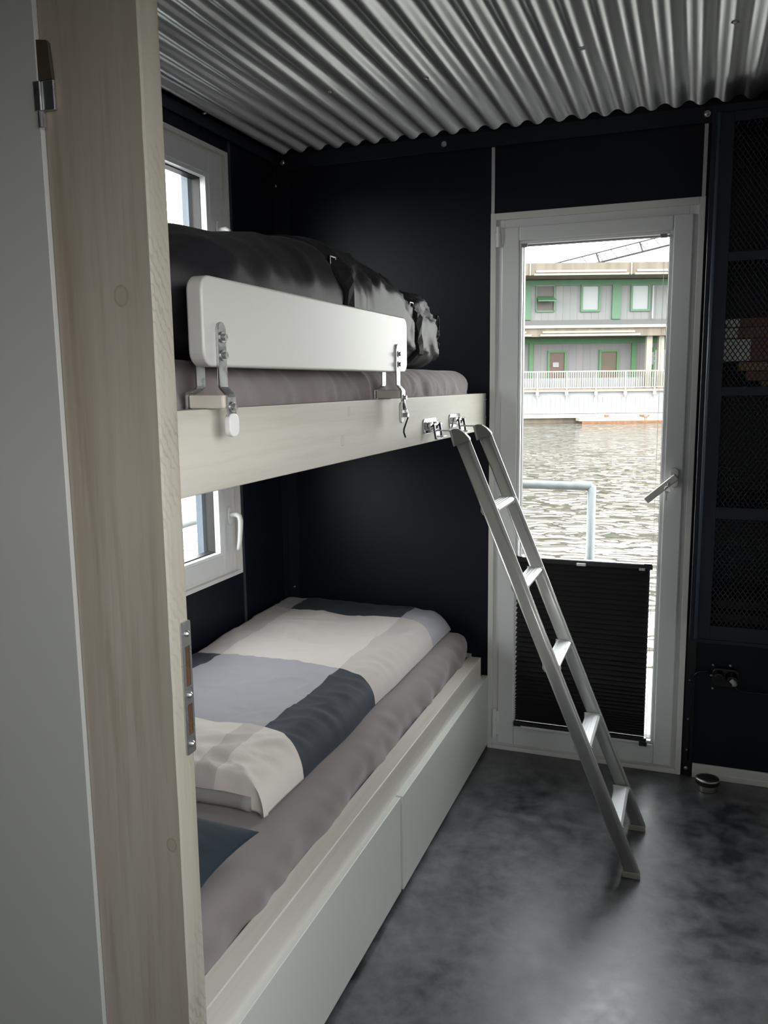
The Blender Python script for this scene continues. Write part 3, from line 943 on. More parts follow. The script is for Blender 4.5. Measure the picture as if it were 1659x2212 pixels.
# ------------------------------------------------------------------ guard board with clamps
gd = empty('bed_guard', (.862, 1.64, 1.36))
tag(gd, 'white rounded guard board clamped onto the upper bunk rail', 'bed guard')
pr = rrect(1.146, 2.137, 1.482, 1.624, .026, 8)
MB().prism(pr, 0, .847, .877).build('guard_board', M['guard'], gd, bevel=.0045, seg=4)
def sbar(pts, y0, y1, th):
    """flat strap following the (x,z) polyline, width y0..y1, thickness th"""
    b = MB(); P_ = [Vector((x, 0, z)) for x, z in pts]; n_ = len(P_)
    off = []
    for i in range(n_):
        t = (P_[min(n_-1, i+1)] - P_[max(0, i-1)]).normalized()
        nn = Vector((t.z, 0, -t.x))
        off.append((P_[i]+nn*th/2, P_[i]-nn*th/2))
    for i in range(n_):
        a_, c_ = off[i]
        b.v += [(a_.x, y0, a_.z), (a_.x, y1, a_.z), (c_.x, y1, c_.z), (c_.x, y0, c_.z)]
    for i in range(n_-1):
        for q in range(4):
            q2 = (q+1) % 4
            b.f.append((i*4+q, i*4+q2, (i+1)*4+q2, (i+1)*4+q)); b.m.append(0)
    b.f.append((3,2,1,0)); b.m.append(0); m_ = (n_-1)*4; b.f.append((m_, m_+1, m_+2, m_+3)); b.m.append(0)
    return b
for (yc, far) in ((1.194, False), (2.052, True)):
    hw = .0125
    c = empty('clamp', (.862, yc, 1.40), gd)
    b = sbar([(.8795, 1.541), (.8795, 1.4520), (.8805, 1.4485), (.8915, 1.4370), (.8935, 1.4330), (.8935, 1.395 if not far else 1.385)], yc-hw, yc+hw, .0042)
    # rounded top
    b.tube([(.8774, yc, 1.541), (.8816, yc, 1.541)], hw, 20)
    fsb = b.build('front_strap', M['steel'], c, bevel=.0008)
    b = sbar([(.8448, 1.50), (.8448, 1.4520), (.8440, 1.4485), (.8250, 1.4400), (.8235, 1.4360), (.8235, 1.405)], yc-hw-.012, yc+hw-.012, .0035)
    b.build('rear_strap', M['steel'], c, bevel=.0006)
    b = MB(); b.box(.826, .8905, yc-.020, yc+.012, 1.4152, 1.4370)
    b.build('spacer_block', M['block'] if not far else mat('grey_spacer_block', (.40,.38,.35), .5), c, bevel=.003)
    for z in ((1.529, 1.500) if not far else (1.528, 1.502)):
        bb = MB(); bb.tube([(.8815, yc, z), (.8835, yc, z)], .0088, 20); bb.tube([(.8835, yc, z), (.8895, yc, z)], .0062, 6)
        bb.build('bolt', M['steel'], fsb, bevel=.0006)
    bb = MB(); bb.tube([(.8955, yc, 1.417), (.8975, yc, 1.417)], .0088, 20); bb.tube([(.8975, yc, 1.417), (.9030, yc, 1.417)], .0062, 6)
    bb.build('bolt', M['steel'], fsb, bevel=.0006)
    if not far:
        prf = rrect(yc-.0150, yc+.0150, 1.369, 1.407, .0130, 8)
        MB().prism(prf, 0, .888, .899).build('end_cap', M['white_plastic'], c, bevel=.002)['label'] = 'white plastic end cap'
    else:
        prf = rrect(yc-.015, yc+.009, 1.352, 1.405, .010, 6)
        MB().prism(prf, 0, .886, .893).build('end_cap', mat('pale_grey_cap', (.52,.53,.50), .4), c, bevel=.002)
        bb = MB(); bb.tube([(.897, yc-.012, 1.412), (.899, yc+.004, 1.386), (.902, yc+.006, 1.378)], .0035, 10)
        bb.tube([(.889, yc+.004, 1.372), (.906, yc+.004, 1.372)], .0055, 12)
        bb.build('clamp_lever', M['steel'], c)
        bb = MB(); bb.tube([(.900, yc+.008, 1.381), (.903, yc+.012, 1.366), (.903, yc-.002, 1.354), (.903, yc-.022, 1.338), (.903, yc-.024, 1.329), (.903, yc-.012, 1.316)], .0024, 10)
        bb.build('allen_key', M['black'], c, smooth=True)['label'] = 'bent dark hex key hanging from the far clamp'

# ------------------------------------------------------------------ ladder hooks on the rail
def hook(yc, label, zc_):
    h = empty('ladder_hook', (.861, yc, zc_)); tag(h, label, 'hook', 'chrome ladder hooks on the upper bunk rail')
    b = MB(); b.prism(rrect(yc-.062, yc+.062, zc_-.020, zc_+.024, .010, 6), 0, .8588, .8625)
    b.build('base_plate', M['chrome'], h, bevel=.001)
    b = MB(); b.box(.8625, .877, yc-.035, yc-.020, zc_-.010, zc_+.014); b.box(.8625, .877, yc+.015, yc+.032, zc_-.010, zc_+.014)
    b.box(.8625, .870, yc-.020, yc+.015, zc_-.003, zc_+.012)
    b.build('lug', M['chrome'], h, bevel=.003)
    b = MB(); b.tube([(.874, yc-.045, zc_+.004), (.874, yc+.055, zc_+.004)], .0048, 16); b.tube([(.874, yc+.046, zc_+.004), (.874, yc+.060, zc_+.004)], .0075, 16)
    b.build('pin', M['chrome'], h, bevel=.001)
    b = MB()
    for yy in (yc-.026, yc+.038):
        b.bar((.880, yy, zc_+.008), (.888, yy, zc_-.036), .004, .0075, up=(1,0,0))
    b.bar((.888, yc-.026, zc_-.036), (.888, yc+.038, zc_-.036), .0075, .003)
    b.build('swing_clip', mat('dark_chrome', (.10,.10,.105), .12, metal=1.0), h, bevel=.001)
hook(2.390, 'chrome ladder hook on the upper bunk rail, nearer the camera', 1.326)
hook(2.668, 'chrome ladder hook on the upper bunk rail, nearer the glazed door', 1.330)

# ------------------------------------------------------------------ ladder
ld = empty('bunk_ladder', (1.2, 2.52, 0))
tag(ld, 'silver aluminium ladder leaning from the upper bunk rail to the floor', 'ladder')
top = Vector((.961, 0, 1.288)); bot = Vector((1.4845, 0, .012)); dirl = (bot-top).normalized()
nrm = Vector((-dirl.z, 0, dirl.x))  # pointing to +x, up
for (y0, y1) in ((2.371, 2.392), (2.651, 2.672)):
    b = MB(); wd = .0395
    # oval-ish section extruded along the rail
    sec = rrect(-wd/2, wd/2, y0, y1, .0085, 5)
    for p in (top, bot):
        for (a_, y_) in sec:
            q = p + nrm*a_; b.v.append((q.x, y_, q.z))
    n_ = len(sec)
    # floor-parallel foot cut
    b.f.append(tuple(range(n_))); b.m.append(0); b.f.append(tuple(range(n_, 2*n_))[::-1]); b.m.append(0)
    for k in range(n_):
        k2 = (k+1) % n_; b.f.append((k, k+n_, k2+n_, k2)); b.m.append(0)
    rl = b.build('side_rail', M['satin'], ld)
    for p_ in rl.data.polygons: p_.use_smooth = len(p_.vertices) == 4
    # outer edge bead
    yc = (y0+y1)/2
    b = MB(); q0 = top + nrm*(wd/2+.0005); q1 = bot + nrm*(wd/2+.0005)
    b.tube([(q0.x, yc, q0.z), (q1.x, yc, q1.z)], .0042, 10)
    b.build('edge_bead', mat('pale_aluminium_edge', (.80,.80,.79), .3, metal=.6), rl, smooth=True)
    # foot
    b = MB(); b.prism([(1.4585,.0012),(1.5065,.0012),(1.5085,.012),(1.5000,.020),(1.4625,.020),(1.4545,.014)], 1, y0-.003, y1+.003)
    b.build('rubber_foot', mat('grey_foot', (.26,.25,.23), .6), ld, bevel=.002)
    # top cap with hook strip
    b = MB(); b.prism([(.9300,1.3170),(.9420,1.3200),(.9560,1.3180),(.9720,1.3080),(.9860,1.2930),(.9870,1.2860),(.9430,1.2690),(.9365,1.2740)], 1, y0-.002, y1+.002)
    cap = b.build('top_cap', mat('grey_plastic_cap', (.13,.135,.12), .4), ld, bevel=.003)
    b = MB(); b.box(.8835, .935, y0+.001, y1+.012, 1.3125, 1.3165); b.box(.8835, .8875, y0+.001, y1+.012, 1.300, 1.3165); b.box(.8885, .909, y0+.001, y1+.010, 1.2960, 1.2992)
    b.build('hook_strip', M['steel'], cap, bevel=.001)
    b = MB(); b.prism([(.9270,1.314),(.9340,1.316),(.9450,1.2700),(.9400,1.2680)], 1, y0-.004, y0+.003)
    b.build('clip', mat('grey_clip_plate', (.33,.34,.33), .4, metal=.5), cap)
for z in (.147, .383, .621, .858, 1.086):
    t = (top.z - z)/(top.z-bot.z); xc = top.x + (bot.x-top.x)*t
    b = MB(); b.prism([(xc-.0225,z+.001),(xc+.0165,z+.001),(xc+.0235,z-.003),(xc+.0235,z-.008),(xc+.017,z-.019),(xc-.017,z-.019),(xc-.0225,z-.010)], 1, 2.393, 2.6505)
    rg = b.build('rung', mat('ribbed_aluminium_tread', (.78,.79,.79), .42, metal=.5) if z == .147 else bpy.data.materials['ribbed_aluminium_tread'], ld, bevel=.001)
    for yy in (2.3925, 2.6455):
        b = MB()
        b.prism([(xc-.027,z+.003),(xc+.021,z+.003),(xc+.0285,z-.002),(xc+.028,z-.010),(xc+.020,z-.023),(xc-.020,z-.023),(xc-.027,z-.012)], 1, yy, yy+.0055)
        b.build('rung_collar', M['collar'], rg, bevel=.0015)
    b = MB()
    for k in range(4):
        xx = xc-.016+.009*k; b.box(xx, xx+.0018, 2.399, 2.645, z+.001, z+.0022)
    b.build('tread_ribs', bpy.data.materials['ribbed_aluminium_tread'], rg)

# ------------------------------------------------------------------ mesh locker with books
lx0, lx1, ly0, ly1, lz0, lz1 = 1.6165, 1.912, 2.91, D-.002, .578, 2.290
lk2 = empty('mesh_locker', (1.76, 3.02, lz0))
tag(lk2, 'tall dark navy steel wall locker with a diamond mesh door, right of the glazed door', 'locker')
mb = MB(); mb.box(lx0, lx0+.012, ly0+.012, ly1, lz0, lz1); mb.box(lx1-.004, lx1, ly0+.012, ly1, lz0, lz1)
mb.box(lx0+.012, lx1-.004, ly1-.004, ly1, lz0, lz1); mb.box(lx0+.012, lx1-.004, ly0+.012, ly1-.004, lz0, lz0+.012); mb.box(lx0+.012, lx1-.004, ly0+.012, ly1-.004, lz1-.012, lz1)
mb.box(lx0, lx0+.018, ly0, ly0+.012, lz0, lz1); mb.box(lx0+.018, lx1, ly0, ly0+.012, lz0, lz0+.012); mb.box(lx0+.018, lx1, ly0, ly0+.012, lz1-.022, lz1)
mb.build('locker_body', M['navy_metal'], lk2, bevel=.001)
for z in (1.828, 1.410, 1.015):
    B(lx0+.0125, lx1-.0045, ly0+.014, ly1-.0045, z, z+.008).build('shelf', M['navy_metal'], lk2)
b = MB()
dz0, dz1 = lz0+.014, lz1-.024
b.box(lx0+.020, lx0+.064, ly0-.006, ly0+.010, dz0, dz1)
b.box(lx1-.010, lx1-.001, ly0-.006, ly0+.010, dz0, dz1)
bars = [(dz0, .641), (1.003, 1.042), (1.403, 1.432), (1.821, 1.850), (dz1-.030, dz1)]
for z0, z1 in bars: b.box(lx0+.064, lx1-.010, ly0-.006, ly0+.010, z0, z1)
dr = b.build('mesh_door', M['navy_metal'], lk2, bevel=.002)
b = MB(); b.tube([(lx0+.0195, ly0-.006, dz0), (lx0+.0195, ly0-.006, dz1)], .0058, 14)
b.build('hinge_rod', mat('blue_grey_rod', (.05,.07,.10), .3, spec=.8), dr, smooth=True)
mx0, mx1 = lx0+.062, lx1-.008
for q in range(4):
    b = MB(); z0 = bars[q][1]-.002; z1 = bars[q+1][0]+.002
    pw, phh = .0152, .0225
    sl = phh/pw
    for sgn in (1, -1):
        # lines z = z0 + sgn*sl*(x-mx0) + c
        cs = -(mx1-mx0)*sl - phh if sgn > 0 else 0
        c = cs
        cmax = (z1-z0) + (0 if sgn > 0 else (mx1-mx0)*sl)
        while c < cmax:
            # intersect with the rect
            pts_ = []
            xa_, xb2 = mx0, mx1
            def zf(x): return z0 + sgn*sl*(x-mx0) + c
            # clip
            ta, tb = 0.0, 1.0
            za, zb_ = zf(xa_), zf(xb2)
            dzz = zb_-za
            t1, t2 = (z0-za)/dzz, (z1-za)/dzz
            lo, hi = min(t1, t2), max(t1, t2)
            ta, tb = max(0, lo), min(1, hi)
            if tb - ta > .01:
                p = (xa_+(xb2-xa_)*ta, ly0+.003+.0006*sgn, za+dzz*ta); e = (xa_+(xb2-xa_)*tb, ly0+.003+.0006*sgn, za+dzz*tb)
                b.bar(p, e, .0030, .0013, up=(0,1,0))
            c += phh
    b.build('mesh_panel', M['navy_mesh'], dr)
# books lying flat on the shelf above 1.418
zsh = 1.418
bks = [ # x0, dz, cover, page-edge?, label
  (1.800, .030, 'book_t', 0, 'tan book at the bottom of the stack behind the locker mesh'),
  (1.752, .030, 'book_b', 0, 'brown book second from the bottom in the locker stack'),
  (1.728, .029, 'book_t', 0, 'tan book just below the thick white-edged block in the locker'),
  (1.681, .072, 'book_r', .082, 'thick white-edged reddish book in the middle of the locker stack'),
  (1.683, .034, 'book_b', .040, 'brown book with white page edge second from top of the locker stack'),
  (1.683, .028, 'book_r', .044, 'reddish book with white page edge on top of the locker stack'),
]
z = zsh
for (x0, dz, cm, pe, lab) in bks:
    z += .0012
    bk = empty('book', (x0+.07, 3.0, z)); tag(bk, lab, 'book', 'books stacked flat in the mesh locker')
    xe = min(lx1-.012, x0+.215)
    mb = MB(); xs_ = x0+pe if pe else x0
    mb.box(xs_, xe, 2.945, 3.09, z, z+dz-.001)
    mb.build('book_cover', M[cm], bk, bevel=.001)
    if pe:
        mb = MB(); mb.box(x0, xs_-.0008, 2.948, 3.088, z+.001, z+dz-.002); mb.build('page_block', M['book_w'], bk, bevel=.001)
    else:
        mb = MB(); mb.box(xs_-.002, xs_-.0002, 2.948, 3.088, z+.003, z+dz-.004); mb.build('page_block', M['book_w'] if dz > .05 else M['book_t'], bk)
    z += dz
# dark towels on the bottom shelf
z = lz0+.0125
for i in range(3):
    z += .001
    t = softbox(1.672+.004*i, 1.900, 2.935, 3.10, z, z+.038+.006*(i == 1), .014, .02, lambda p, n: .0015*N3(p.x*14, p.y*14, p.z*20)-.0015).build('folded_towel', M['towel'], smooth=True)
    tag(t, ['dark grey folded towel lowest in the mesh locker', 'dark grey folded towel in the middle of the pile in the mesh locker', 'dark grey folded towel on top of the pile in the mesh locker'][i], 'towel', 'folded towels in the locker')
    z += .046+.006*(i == 1)

# ------------------------------------------------------------------ socket with plug and cable
so = empty('cable_junction', (1.742, D-.02, .39))
tag(so, 'glossy black cable socket with plugs on the dark wall below the locker', 'socket')
b = MB(); b.prism(rrect(1.700, 1.790, .358, .430, .020, 6), 1, D-.022, D-.001); sbody = b.build('socket_body', M['black'], so, bevel=.006, seg=3)
b = MB(); b.tube([(1.722, D-.022, .405), (1.722, D-.052, .402)], [.020,.017], 20); b.tube([(1.766, D-.022, .400), (1.766, D-.058, .396)], [.022,.018], 20)
b.build('plug', M['black'], so, bevel=.003)
b = MB(); b.tube([(1.763, D-.056, .402), (1.772, D-.060, .394), (1.775, D-.057, .384)], .0085, 12)
b.build('cable_gland', mat('grey_gland', (.33,.34,.36), .3), so, smooth=True)
for (x, z) in ((1.703,.437),(1.760,.441),(1.704,.350),(1.698,.398)):
    screw(sbody, x, D-.012, z, 1, -1, .0045, 'mounting_screw')
b = MB(); pts_ = [(1.704, D-.012, .408), (1.680, D-.020, .414), (1.655, D-.022, .409), (1.640, D-.020, .395), (1.634, D-.014, .37), (1.632, D-.0095, .20), (1.632, D-.0095, .06)]
b.tube(pts_, .0028, 10); b.build('cable', M['black'], so, smooth=True)
b = MB(); pts_ = [(1.772, D-.052, .386), (1.782, D-.040, .366), (1.800, D-.022, .352), (1.830, D-.010, .347), (1.905, D-.008, .347)]
b.tube(pts_, .0028, 10); b.build('cable', M['black'], so, smooth=True)

# ------------------------------------------------------------------ door stop puck
ds = empty('door_stop', (1.700, 3.030, 0))
tag(ds, 'round brushed steel door stop with black rubber ring on the floor by the back wall', 'door stop')
b = MB(); b.lathe([(.0005,.0005),(.036,.0005),(.037,.002),(.037,.022),(.0005,.022)], (1.700,3.030,0)); b.build('base', M['brushed'], ds, bevel=.0008)
b = MB(); b.lathe([(.0005,.022),(.0385,.022),(.0405,.025),(.0405,.035),(.0385,.037),(.0005,.037)], (1.700,3.030,0)); b.build('rubber_ring', M['rubber'], ds, bevel=.0008)
b = MB(); b.lathe([(.0005,.037),(.0400,.037),(.0415,.039),(.0400,.0425),(.030,.0450),(.015,.0464),(.0005,.0468)], (1.700,3.030,0)); b.build('cap', M['brushed'], ds, smooth=True)

# ================================================================== OUTSIDE
WZ = -.80
w = MB(); w.add([(-160,-60,WZ),(160,-60,WZ),(160,140,WZ),(-160,140,WZ)], [(0,1,2,3)])
wo = w.build('water', M['water'], fix=False); tag(wo, 'rippled grey-brown harbour water outside the glazed door', 'water', kind='structure')
tag(MB().box(-1.25,3.2,3.24,4.42,-.14,-.04).box(-1.25,-.12,-2.5,3.24,-.14,-.04).build('outside_deck', M['deck']), 'narrow outdoor walkway deck around the container', 'deck', kind='structure')
rl = empty('outdoor_railing', (.2, 4.3, -.04)); tag(rl, 'galvanised pipe railing with mitred corner outside the glazed door', 'railing')
b = MB(); b.tube([(-.55, 4.30, .929), (1.128, 4.30, .929)], .0215, 20); b.build('top_rail', M['pipe'], rl, smooth=True)
b = MB(); b.tube([(1.1280, 4.30, .9285), (1.128, 4.30, -.04)], .0215, 20); b.build('railing_post', M['pipe'], rl, smooth=True)
b = MB(); b.tube([(-.55, 4.30, .935), (-.55, 4.30, -.04)], .0215, 20); b.build('railing_post', M['pipe'], rl, smooth=True)
b = MB(); b.tube([(-.53, 4.30, .46), (1.108, 4.30, .46)], .0165, 20); b.build('mid_rail', M['pipe'], rl, smooth=True)
rl = empty('side_railing', (-.9, 3.0, -.04)); tag(rl, 'galvanised pipe railing outside the lower side window', 'railing')
b = MB(); b.tube([(-.9, 1.2, .74), (-.9, 4.1, .74)], .0240, 20); b.build('top_rail', M['pipe'], rl, smooth=True)
for y in (1.3, 4.08):
    b = MB(); b.tube([(-.9, y, .74), (-.9, y, -.04)], .0215, 20); b.build('railing_post', M['pipe'], rl, smooth=True)

# far quay and building, in a frame turned to the harbour front
YAW = .3567
rh = Vector((math.cos(YAW), math.sin(YAW), 0)); fh = Vector((-math.sin(YAW), math.cos(YAW), 0))
C0 = Vector((1.6017, 0, 0))
def fempty(name, lx, ly, z=0.0):
    o = bpy.data.objects.new(name, None); o.empty_display_size = .5; COL.objects.link(o)
    o.location = C0 + rh*lx + fh*(48+ly) + Vector((0,0,z)); o.rotation_euler = (0,0,YAW)
    ORG[o.name] = Vector((lx, ly, z)); return o
X0, X1 = 1.0, 25.0
q = fempty('harbour_quay', 13, 1, WZ)
tag(q, 'pale harbour quay wall with white panelling across the water', 'quay')
MB().box(X0,X1,0,12,WZ-.5,-.54).build('quay_base', M['concrete'], q)
b = MB().box(X0,X1,-.25,12,-.54,-.32); b.build('white_ledge', M['far_cream'], q)
b = MB(); b.box(X0,X1,.12,8,-.30,1.02)
b.build('panel_wall', M['far_white'], q)
b = MB(); x = X0
while x < X1:
    b.box(x, x+.018, .105, .121, -.30, .62); x += .27
b.build('panel_joints', mat('grey_panel_joint', (.17,.178,.178), .7), q)
b = MB().box(X0,X1,-.05,2.4,.94,1.02); b.build('platform_edge', M['far_cream'], q)
b = MB().box(X0,X1,.02,.4,1.021,1.09); b.build('brown_kerb', mat('brown_kerb', (.20,.15,.10), .8), q)
b = MB().box(X0,X1,.75,.85,1.03,1.72); b.build('white_parapet', M['far_white'], q)
b = MB(); x = X0
while x < X1:
    b.box(x, x+.02, .735, .751, 1.04, 1.70); x += .31
b.build('parapet_joints', mat('pinkish_joint', (.19,.16,.16), .7), q)
pn = fempty('floating_pontoon', 15, -1, WZ); tag(pn, 'long white floating pontoon with rusty edge moored at the quay', 'pontoon')
MB().box(11.0,24,-1.25,-.30,WZ+.10,WZ+.30).build('pontoon_deck', M['far_cream'], pn, bevel=.02)
MB().box(11.15,23.9,-1.28,-.35,WZ-.1,WZ+.10).build('rusty_edge', M['rust'], pn)
for i, x in enumerate((12.7, 14.7)):
    c = MB(); c.box(x-.10, x+.10, -.62, -.50, WZ+.302, WZ+.36); c.box(x-.14, x+.14, -.60, -.52, WZ+.36, WZ+.42)
    if i == 1: c.box(x-.06, x+.06, -1.25, -.55, WZ+.29, WZ+.33); c.tube([(x-.02, -1.22, WZ-.05), (x-.05, -1.24, WZ+.30), (x-.20, -1.24, WZ+.42)], .03, 6); c.tube([(x+.02, -1.22, WZ+.1), (x+.05, -1.24, WZ+.30), (x+.2, -1.24, WZ+.42)], .03, 6)
    c.build('cleat', M['rust'], pn)
# railing on the quay
rg = fempty('quay_railing', 12, 0, 1.1); tag(rg, 'white balustrade railing on the quay in front of the green building', 'railing')
MB().box(X0,X1,-.03,.03,2.05,2.12).build('handrail', M['far_cream'], rg)
MB().box(X0,X1,-.02,.02,1.14,1.19).build('bottom_rail', M['far_cream'], rg)
px = 8.83 - 1.675*4; posts = []
first = None
while px < X1:
    b = MB().box(px-.04,px+.04,-.06,.02,.62,2.12); b.box(px-.09,px+.09,-.09,-.02,.74,.98); b.box(px-.015,px+.015,-.08,-.05,.42,.62)
    b.build('railing_post', M['far_cream'], rg); posts.append(px); px += 1.675
proto = None
bal_c = 0
for i in range(len(posts)-1):
    if posts[i] < 6.5 or posts[i] > 16.5:
        continue
    for k in range(1, 13):
        xk = posts[i] + 1.675*k/13
        if proto is None:
            proto = MB().box(xk-.020,xk+.020,-.015,.015,1.19,2.05).build('baluster', M['far_cream'], rg); px_ref = xk
        else:
            c = proto.copy(); COL.objects.link(c); c.parent = rg; c.location = proto.location + Vector((xk-px_ref, 0, 0))
        bal_c += 1
# remaining balusters outside the view as one part
b = MB()
for i in range(len(posts)-1):
    if posts[i] < 6.5 or posts[i] > 16.5:
        for k in range(1, 13):
            xk = posts[i] + 1.675*k/13; b.box(xk-.014,xk+.014,-.012,.012,1.19,2.05)
tag(b.build('baluster_row', M['far_cream'], rg), kind='stuff')

# the building: set back 2.1 m behind the slab edges
K = (48+2.1)/48
def sx(x): return x*K
def sz(z): return 1.45+(z-1.45)*K
bd = fempty('harbour_building', 13, 4, 1.03)
tag(bd, 'two-storey grey and green container building with concrete slabs across the harbour', 'building')
YF = 2.1
MB().box(X0,X1,YF,YF+6,sz(4.62),sz(7.15)).build('upper_wall', M['far_wall'], bd)
MB().box(X0,X1,YF,YF+6,1.03,sz(4.02)).build('lower_wall', M['far_wall_low'], bd)
b = MB(); x = X0
while x < X1:
    b.box(x, x+.02, YF-.02, YF, sz(4.97), sz(6.82)); b.box(x, x+.02, YF-.02, YF, 1.05, sz(3.63)); x += .42
b.build('cladding_joints', mat('dark_cladding_joint', (.17,.18,.18), .7), bd)
MB().box(X0,X1,0,YF+6.2,7.42,8.08).build('roof_slab', M['concrete'], bd)
MB().box(X0,X1,0,YF,4.04,4.50).build('middle_slab', M['concrete'], bd)
MB().box(X0,X1,-.12,YF,4.50,4.66).build('middle_ledge', M['far_cream'], bd)
MB().box(X0,X1,YF-.08,YF,sz(6.82),sz(7.14)).build('upper_beam', M['far_green'], bd)
MB().box(X0,X1,YF-.08,YF,sz(3.63),sz(4.02)).build('lower_beam', M['far_green2'], bd)
MB().box(X0,X1,YF-.05,YF,sz(4.62),sz(4.95)).build('grey_plinth', mat('grey_plinth', (.085,.087,.085), .7), bd)
for (m0, m1) in ((3.0, 8.1), (8.54, 13.85), (14.19, 19.4), (19.8, 24.6)):
    b = MB().box(m0,m1,-.09,0,7.40,7.50).box(m0+.12,m1-.12,-.06,0,7.56,7.68)
    b.build('slab_moulding', M['conc_light'], bd)
for (m0, m1) in ((3.4, 8.45), (8.95, 14.6), (16.1, 21.4)):
    b = MB().box(m0,m1,-.09,0,4.06,4.17).box(m0+.12,m1-.3,-.06,0,4.23,4.34)
    b.build('slab_moulding', M['conc_light'], bd)
for xx in (8.33, 13.99, 19.6): MB().box(xx-.03,xx+.03,-.10,0,7.40,8.08).build('slab_joint', M['conc_light'], bd)
for x0, x1, za, zb_, mm_ in ((12.95,13.42,4.97,6.86,'far_green'),(7.95,8.38,4.97,6.86,'far_green'),(18.2,18.6,4.97,6.86,'far_green'),
                       (8.33,8.55,1.03,3.66,'far_green2'),(14.13,14.42,1.03,3.66,'far_green2'),(19.9,20.2,1.03,3.66,'far_green2')):
    MB().box(sx(x0),sx(x1),YF-.14,YF,sz(za) if za > 2 else 1.03,sz(zb_)).build('column', M[mm_], bd)
def fwin(x0, x1, z0, z1, pane, fm, f=.12, extra=None):
    fr_ = MB().frame(1, YF-.12, YF, sx(x0)-f, sx(x1)+f, sz(z0)-f, sz(z1)+f, f, f, f, f).build('window_frame', M[fm], bd)
    MB().box(sx(x0), sx(x1), YF-.04, YF-.002, sz(z0), sz(z1)).build('window_pane', M[pane], fr_)
    return fr_
fwin(11.30,12.18,5.50,6.78,'far_pane','far_green')
fwin(14.10,14.98,5.50,6.78,'far_pane','far_green')
fwin(16.9,17.8,5.50,6.78,'far_pane','far_green')
f1 = fwin(8.72,9.66,5.45,6.80,'far_brown','far_wall',.05)
b = MB(); b.box(sx(8.66),sx(9.72),YF-.13,YF-.05,sz(5.42),sz(5.48)); b.box(sx(9.66),sx(9.72),YF-.13,YF-.05,sz(5.42),sz(6.80)); b.box(sx(8.66),sx(8.72),YF-.13,YF-.05,sz(5.42),sz(6.80)); b.build('green_edge', M['far_green'], f1)
b = MB(); a_ = (sx(8.72), YF-.05, sz(6.24)); 
b.add([(sx(8.74),YF-.05,sz(6.27)),(sx(9.56),YF-.05,sz(6.27)),(sx(9.76),YF-.75,sz(5.98)),(sx(8.68),YF-.75,sz(5.98)),
       (sx(8.74),YF-.05,sz(6.22)),(sx(9.56),YF-.05,sz(6.22)),(sx(9.76),YF-.75,sz(5.93)),(sx(8.68),YF-.75,sz(5.93))],
      [(0,1,2,3),(7,6,5,4),(0,4,5,1),(1,5,6,2),(2,6,7,3),(3,7,4,0)])
b.build('tilted_sash', M['far_green'], f1)
f2 = fwin(9.50,10.34,1.60,3.14,'far_red','far_green2')
MB().box(sx(9.68),sx(10.02),YF-.10,YF-.05,sz(2.34),sz(2.60)).build('white_notice', M['far_white'], f2)
fwin(12.42,13.30,1.60,3.16,'far_mix','far_green2')
fwin(15.45,16.3,1.60,3.25,'far_pane','far_green2')
for (x0, x1) in ((15.10,15.42),(15.80,16.10),(5.0,5.3)):
    MB().box(x0,x1,.30,.62,1.10,4.05).build('concrete_pillar', M['conc_light'], bd)
MB().box(sx(15.17),sx(15.25),YF-.20,YF-.12,sz(4.97),sz(6.78)).build('downpipe', M['far_white'], bd)
c = MB(); c.box(15.50,15.72,.9,1.0,2.45,3.15); c.box(15.48,15.78,.86,.9,2.62,2.68); c.box(15.48,15.78,.86,.9,2.90,2.96)
c.build('service_box', M['far_white'], bd)

# crane jib far behind
cr = fempty('crane_jib', 24, 42, 13.5); tag(cr, 'grey lattice crane jib rising in the sky behind the building', 'crane')
def cp(x, z, dy=0): return (x, 42+dy, z)
b = MB()
b.tube([cp(17.5,13.65), cp(36,18.0)], .085, 6)
b.build('upper_chord', M['crane'], cr)
b = MB(); b.tube([cp(20.5,13.35), cp(36,16.95)], .085, 6); b.tube([cp(20.5,13.35,1.2), cp(36,16.95,1.2)], .06, 6)
b.build('lower_chord', M['crane'], cr)
b = MB(); x = 21.0; i = 0
while x < 35:
    zt = 13.65+(x-17.5)*.2351; zl = 13.35+(x-20.5)*.2323
    b.tube([cp(x, zt), cp(x+.75, zl+.17)], .045, 5)
    if i % 3 == 1: b.tube([cp(x, zt), cp(x+.35, zl+.08)], .10, 5)
    x += 1.5; i += 1
b.build('lattice_bracing', M['crane'], cr)

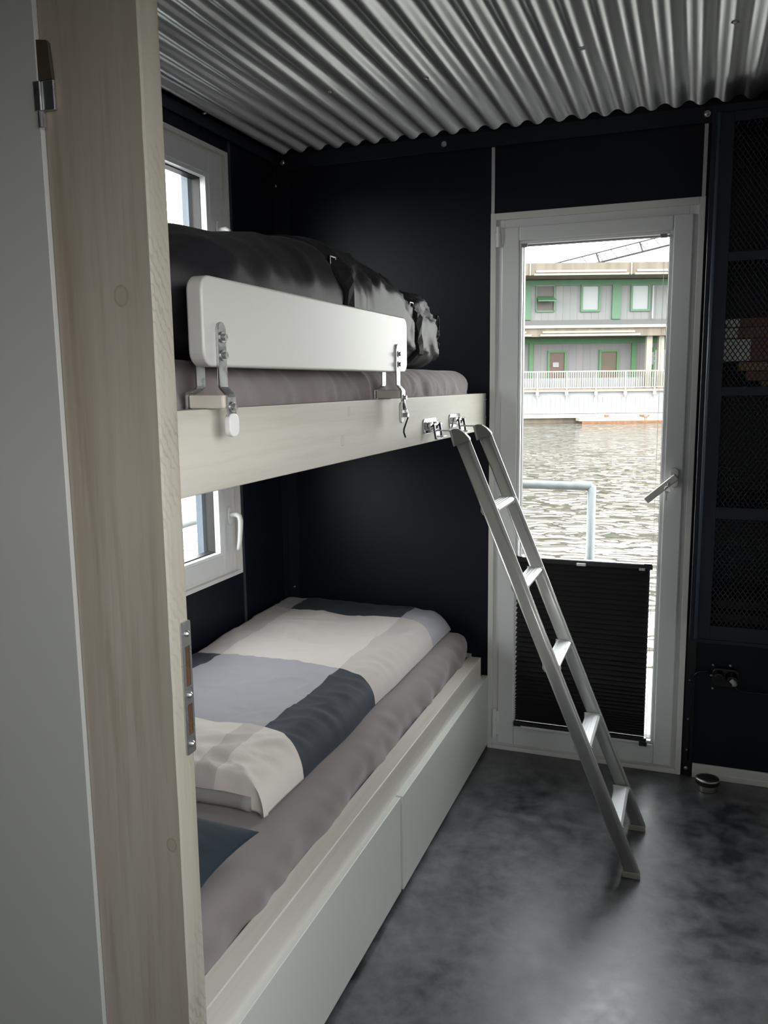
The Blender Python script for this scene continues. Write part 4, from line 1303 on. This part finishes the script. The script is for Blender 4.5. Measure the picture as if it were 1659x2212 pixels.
# ================================================================== LIGHT
wd = bpy.data.worlds.new('overcast_sky'); SC.world = wd; wd.use_nodes = True
nt = wd.node_tree; bg = nt.nodes['Background']
tc = nt.nodes.new('ShaderNodeTexCoord'); sp_ = nt.nodes.new('ShaderNodeSeparateXYZ'); rp = nt.nodes.new('ShaderNodeValToRGB')
nt.links.new(tc.outputs['Generated'], sp_.inputs[0]); nt.links.new(sp_.outputs['Z'], rp.inputs[0])
rp.color_ramp.elements[0].position = 0.0; rp.color_ramp.elements[0].color = (1.0,.985,.955,1)
rp.color_ramp.elements[1].position = .8; rp.color_ramp.elements[1].color = (.93,.965,1.0,1)
nt.links.new(rp.outputs[0], bg.inputs['Color'])
bg.inputs['Strength'].default_value = 9.5
def portal(loc, rot, sx_, sy_):
    l = bpy.data.lights.new('window_portal', 'AREA'); l.shape = 'RECTANGLE'; l.size = sx_; l.size_y = sy_
    l.cycles.is_portal = True
    o = bpy.data.objects.new('window_portal', l); COL.objects.link(o); o.location = loc; o.rotation_euler = rot
portal(((.988+1.499)/2, D+.10, 1.03), (math.radians(-90), 0, 0), .55, 1.9)
portal((-.13, (WY0+WY1)/2, 1.98), (0, math.radians(-90), 0), .6, 1.0)
portal((-.13, (WY0+WY1)/2, 1.01), (0, math.radians(-90), 0), .6, 1.0)
portal((2.52, -.33, 1.65), (0, math.radians(90), 0), .8, 2.6)  # portal over the added side-wall opening out of view

# ================================================================== CAMERA
cam = bpy.data.cameras.new('camera'); co = bpy.data.objects.new('camera', cam); COL.objects.link(co)
f_px = 1796.29
cam.sensor_fit = 'VERTICAL'; cam.sensor_height = 36.0; cam.lens = f_px/2212*36.0
cam.clip_start = .02; cam.clip_end = 400
yaw, pitch_, roll = .3567, -.1516, -.0117
fw = Vector((-math.sin(yaw)*math.cos(pitch_), math.cos(yaw)*math.cos(pitch_), math.sin(pitch_)))
r_ = Vector((math.cos(yaw), math.sin(yaw), 0)); u_ = r_.cross(fw)
c_, s_ = math.cos(roll), math.sin(roll)
rx_ = r_*c_ + u_*s_; uy_ = -r_*s_ + u_*c_
co.matrix_world = Matrix(((rx_.x, uy_.x, -fw.x, 1.6017), (rx_.y, uy_.y, -fw.y, 0), (rx_.z, uy_.z, -fw.z, 1.45), (0,0,0,1)))
SC.camera = co
SC.view_settings.view_transform = 'Standard'; SC.view_settings.look = 'None'
SC.view_settings.exposure = 0.08; SC.view_settings.gamma = 1.0; SC.view_settings.use_curve_mapping = False
SC.cycles.max_bounces = 10; SC.cycles.diffuse_bounces = 6; SC.cycles.transparent_max_bounces = 12
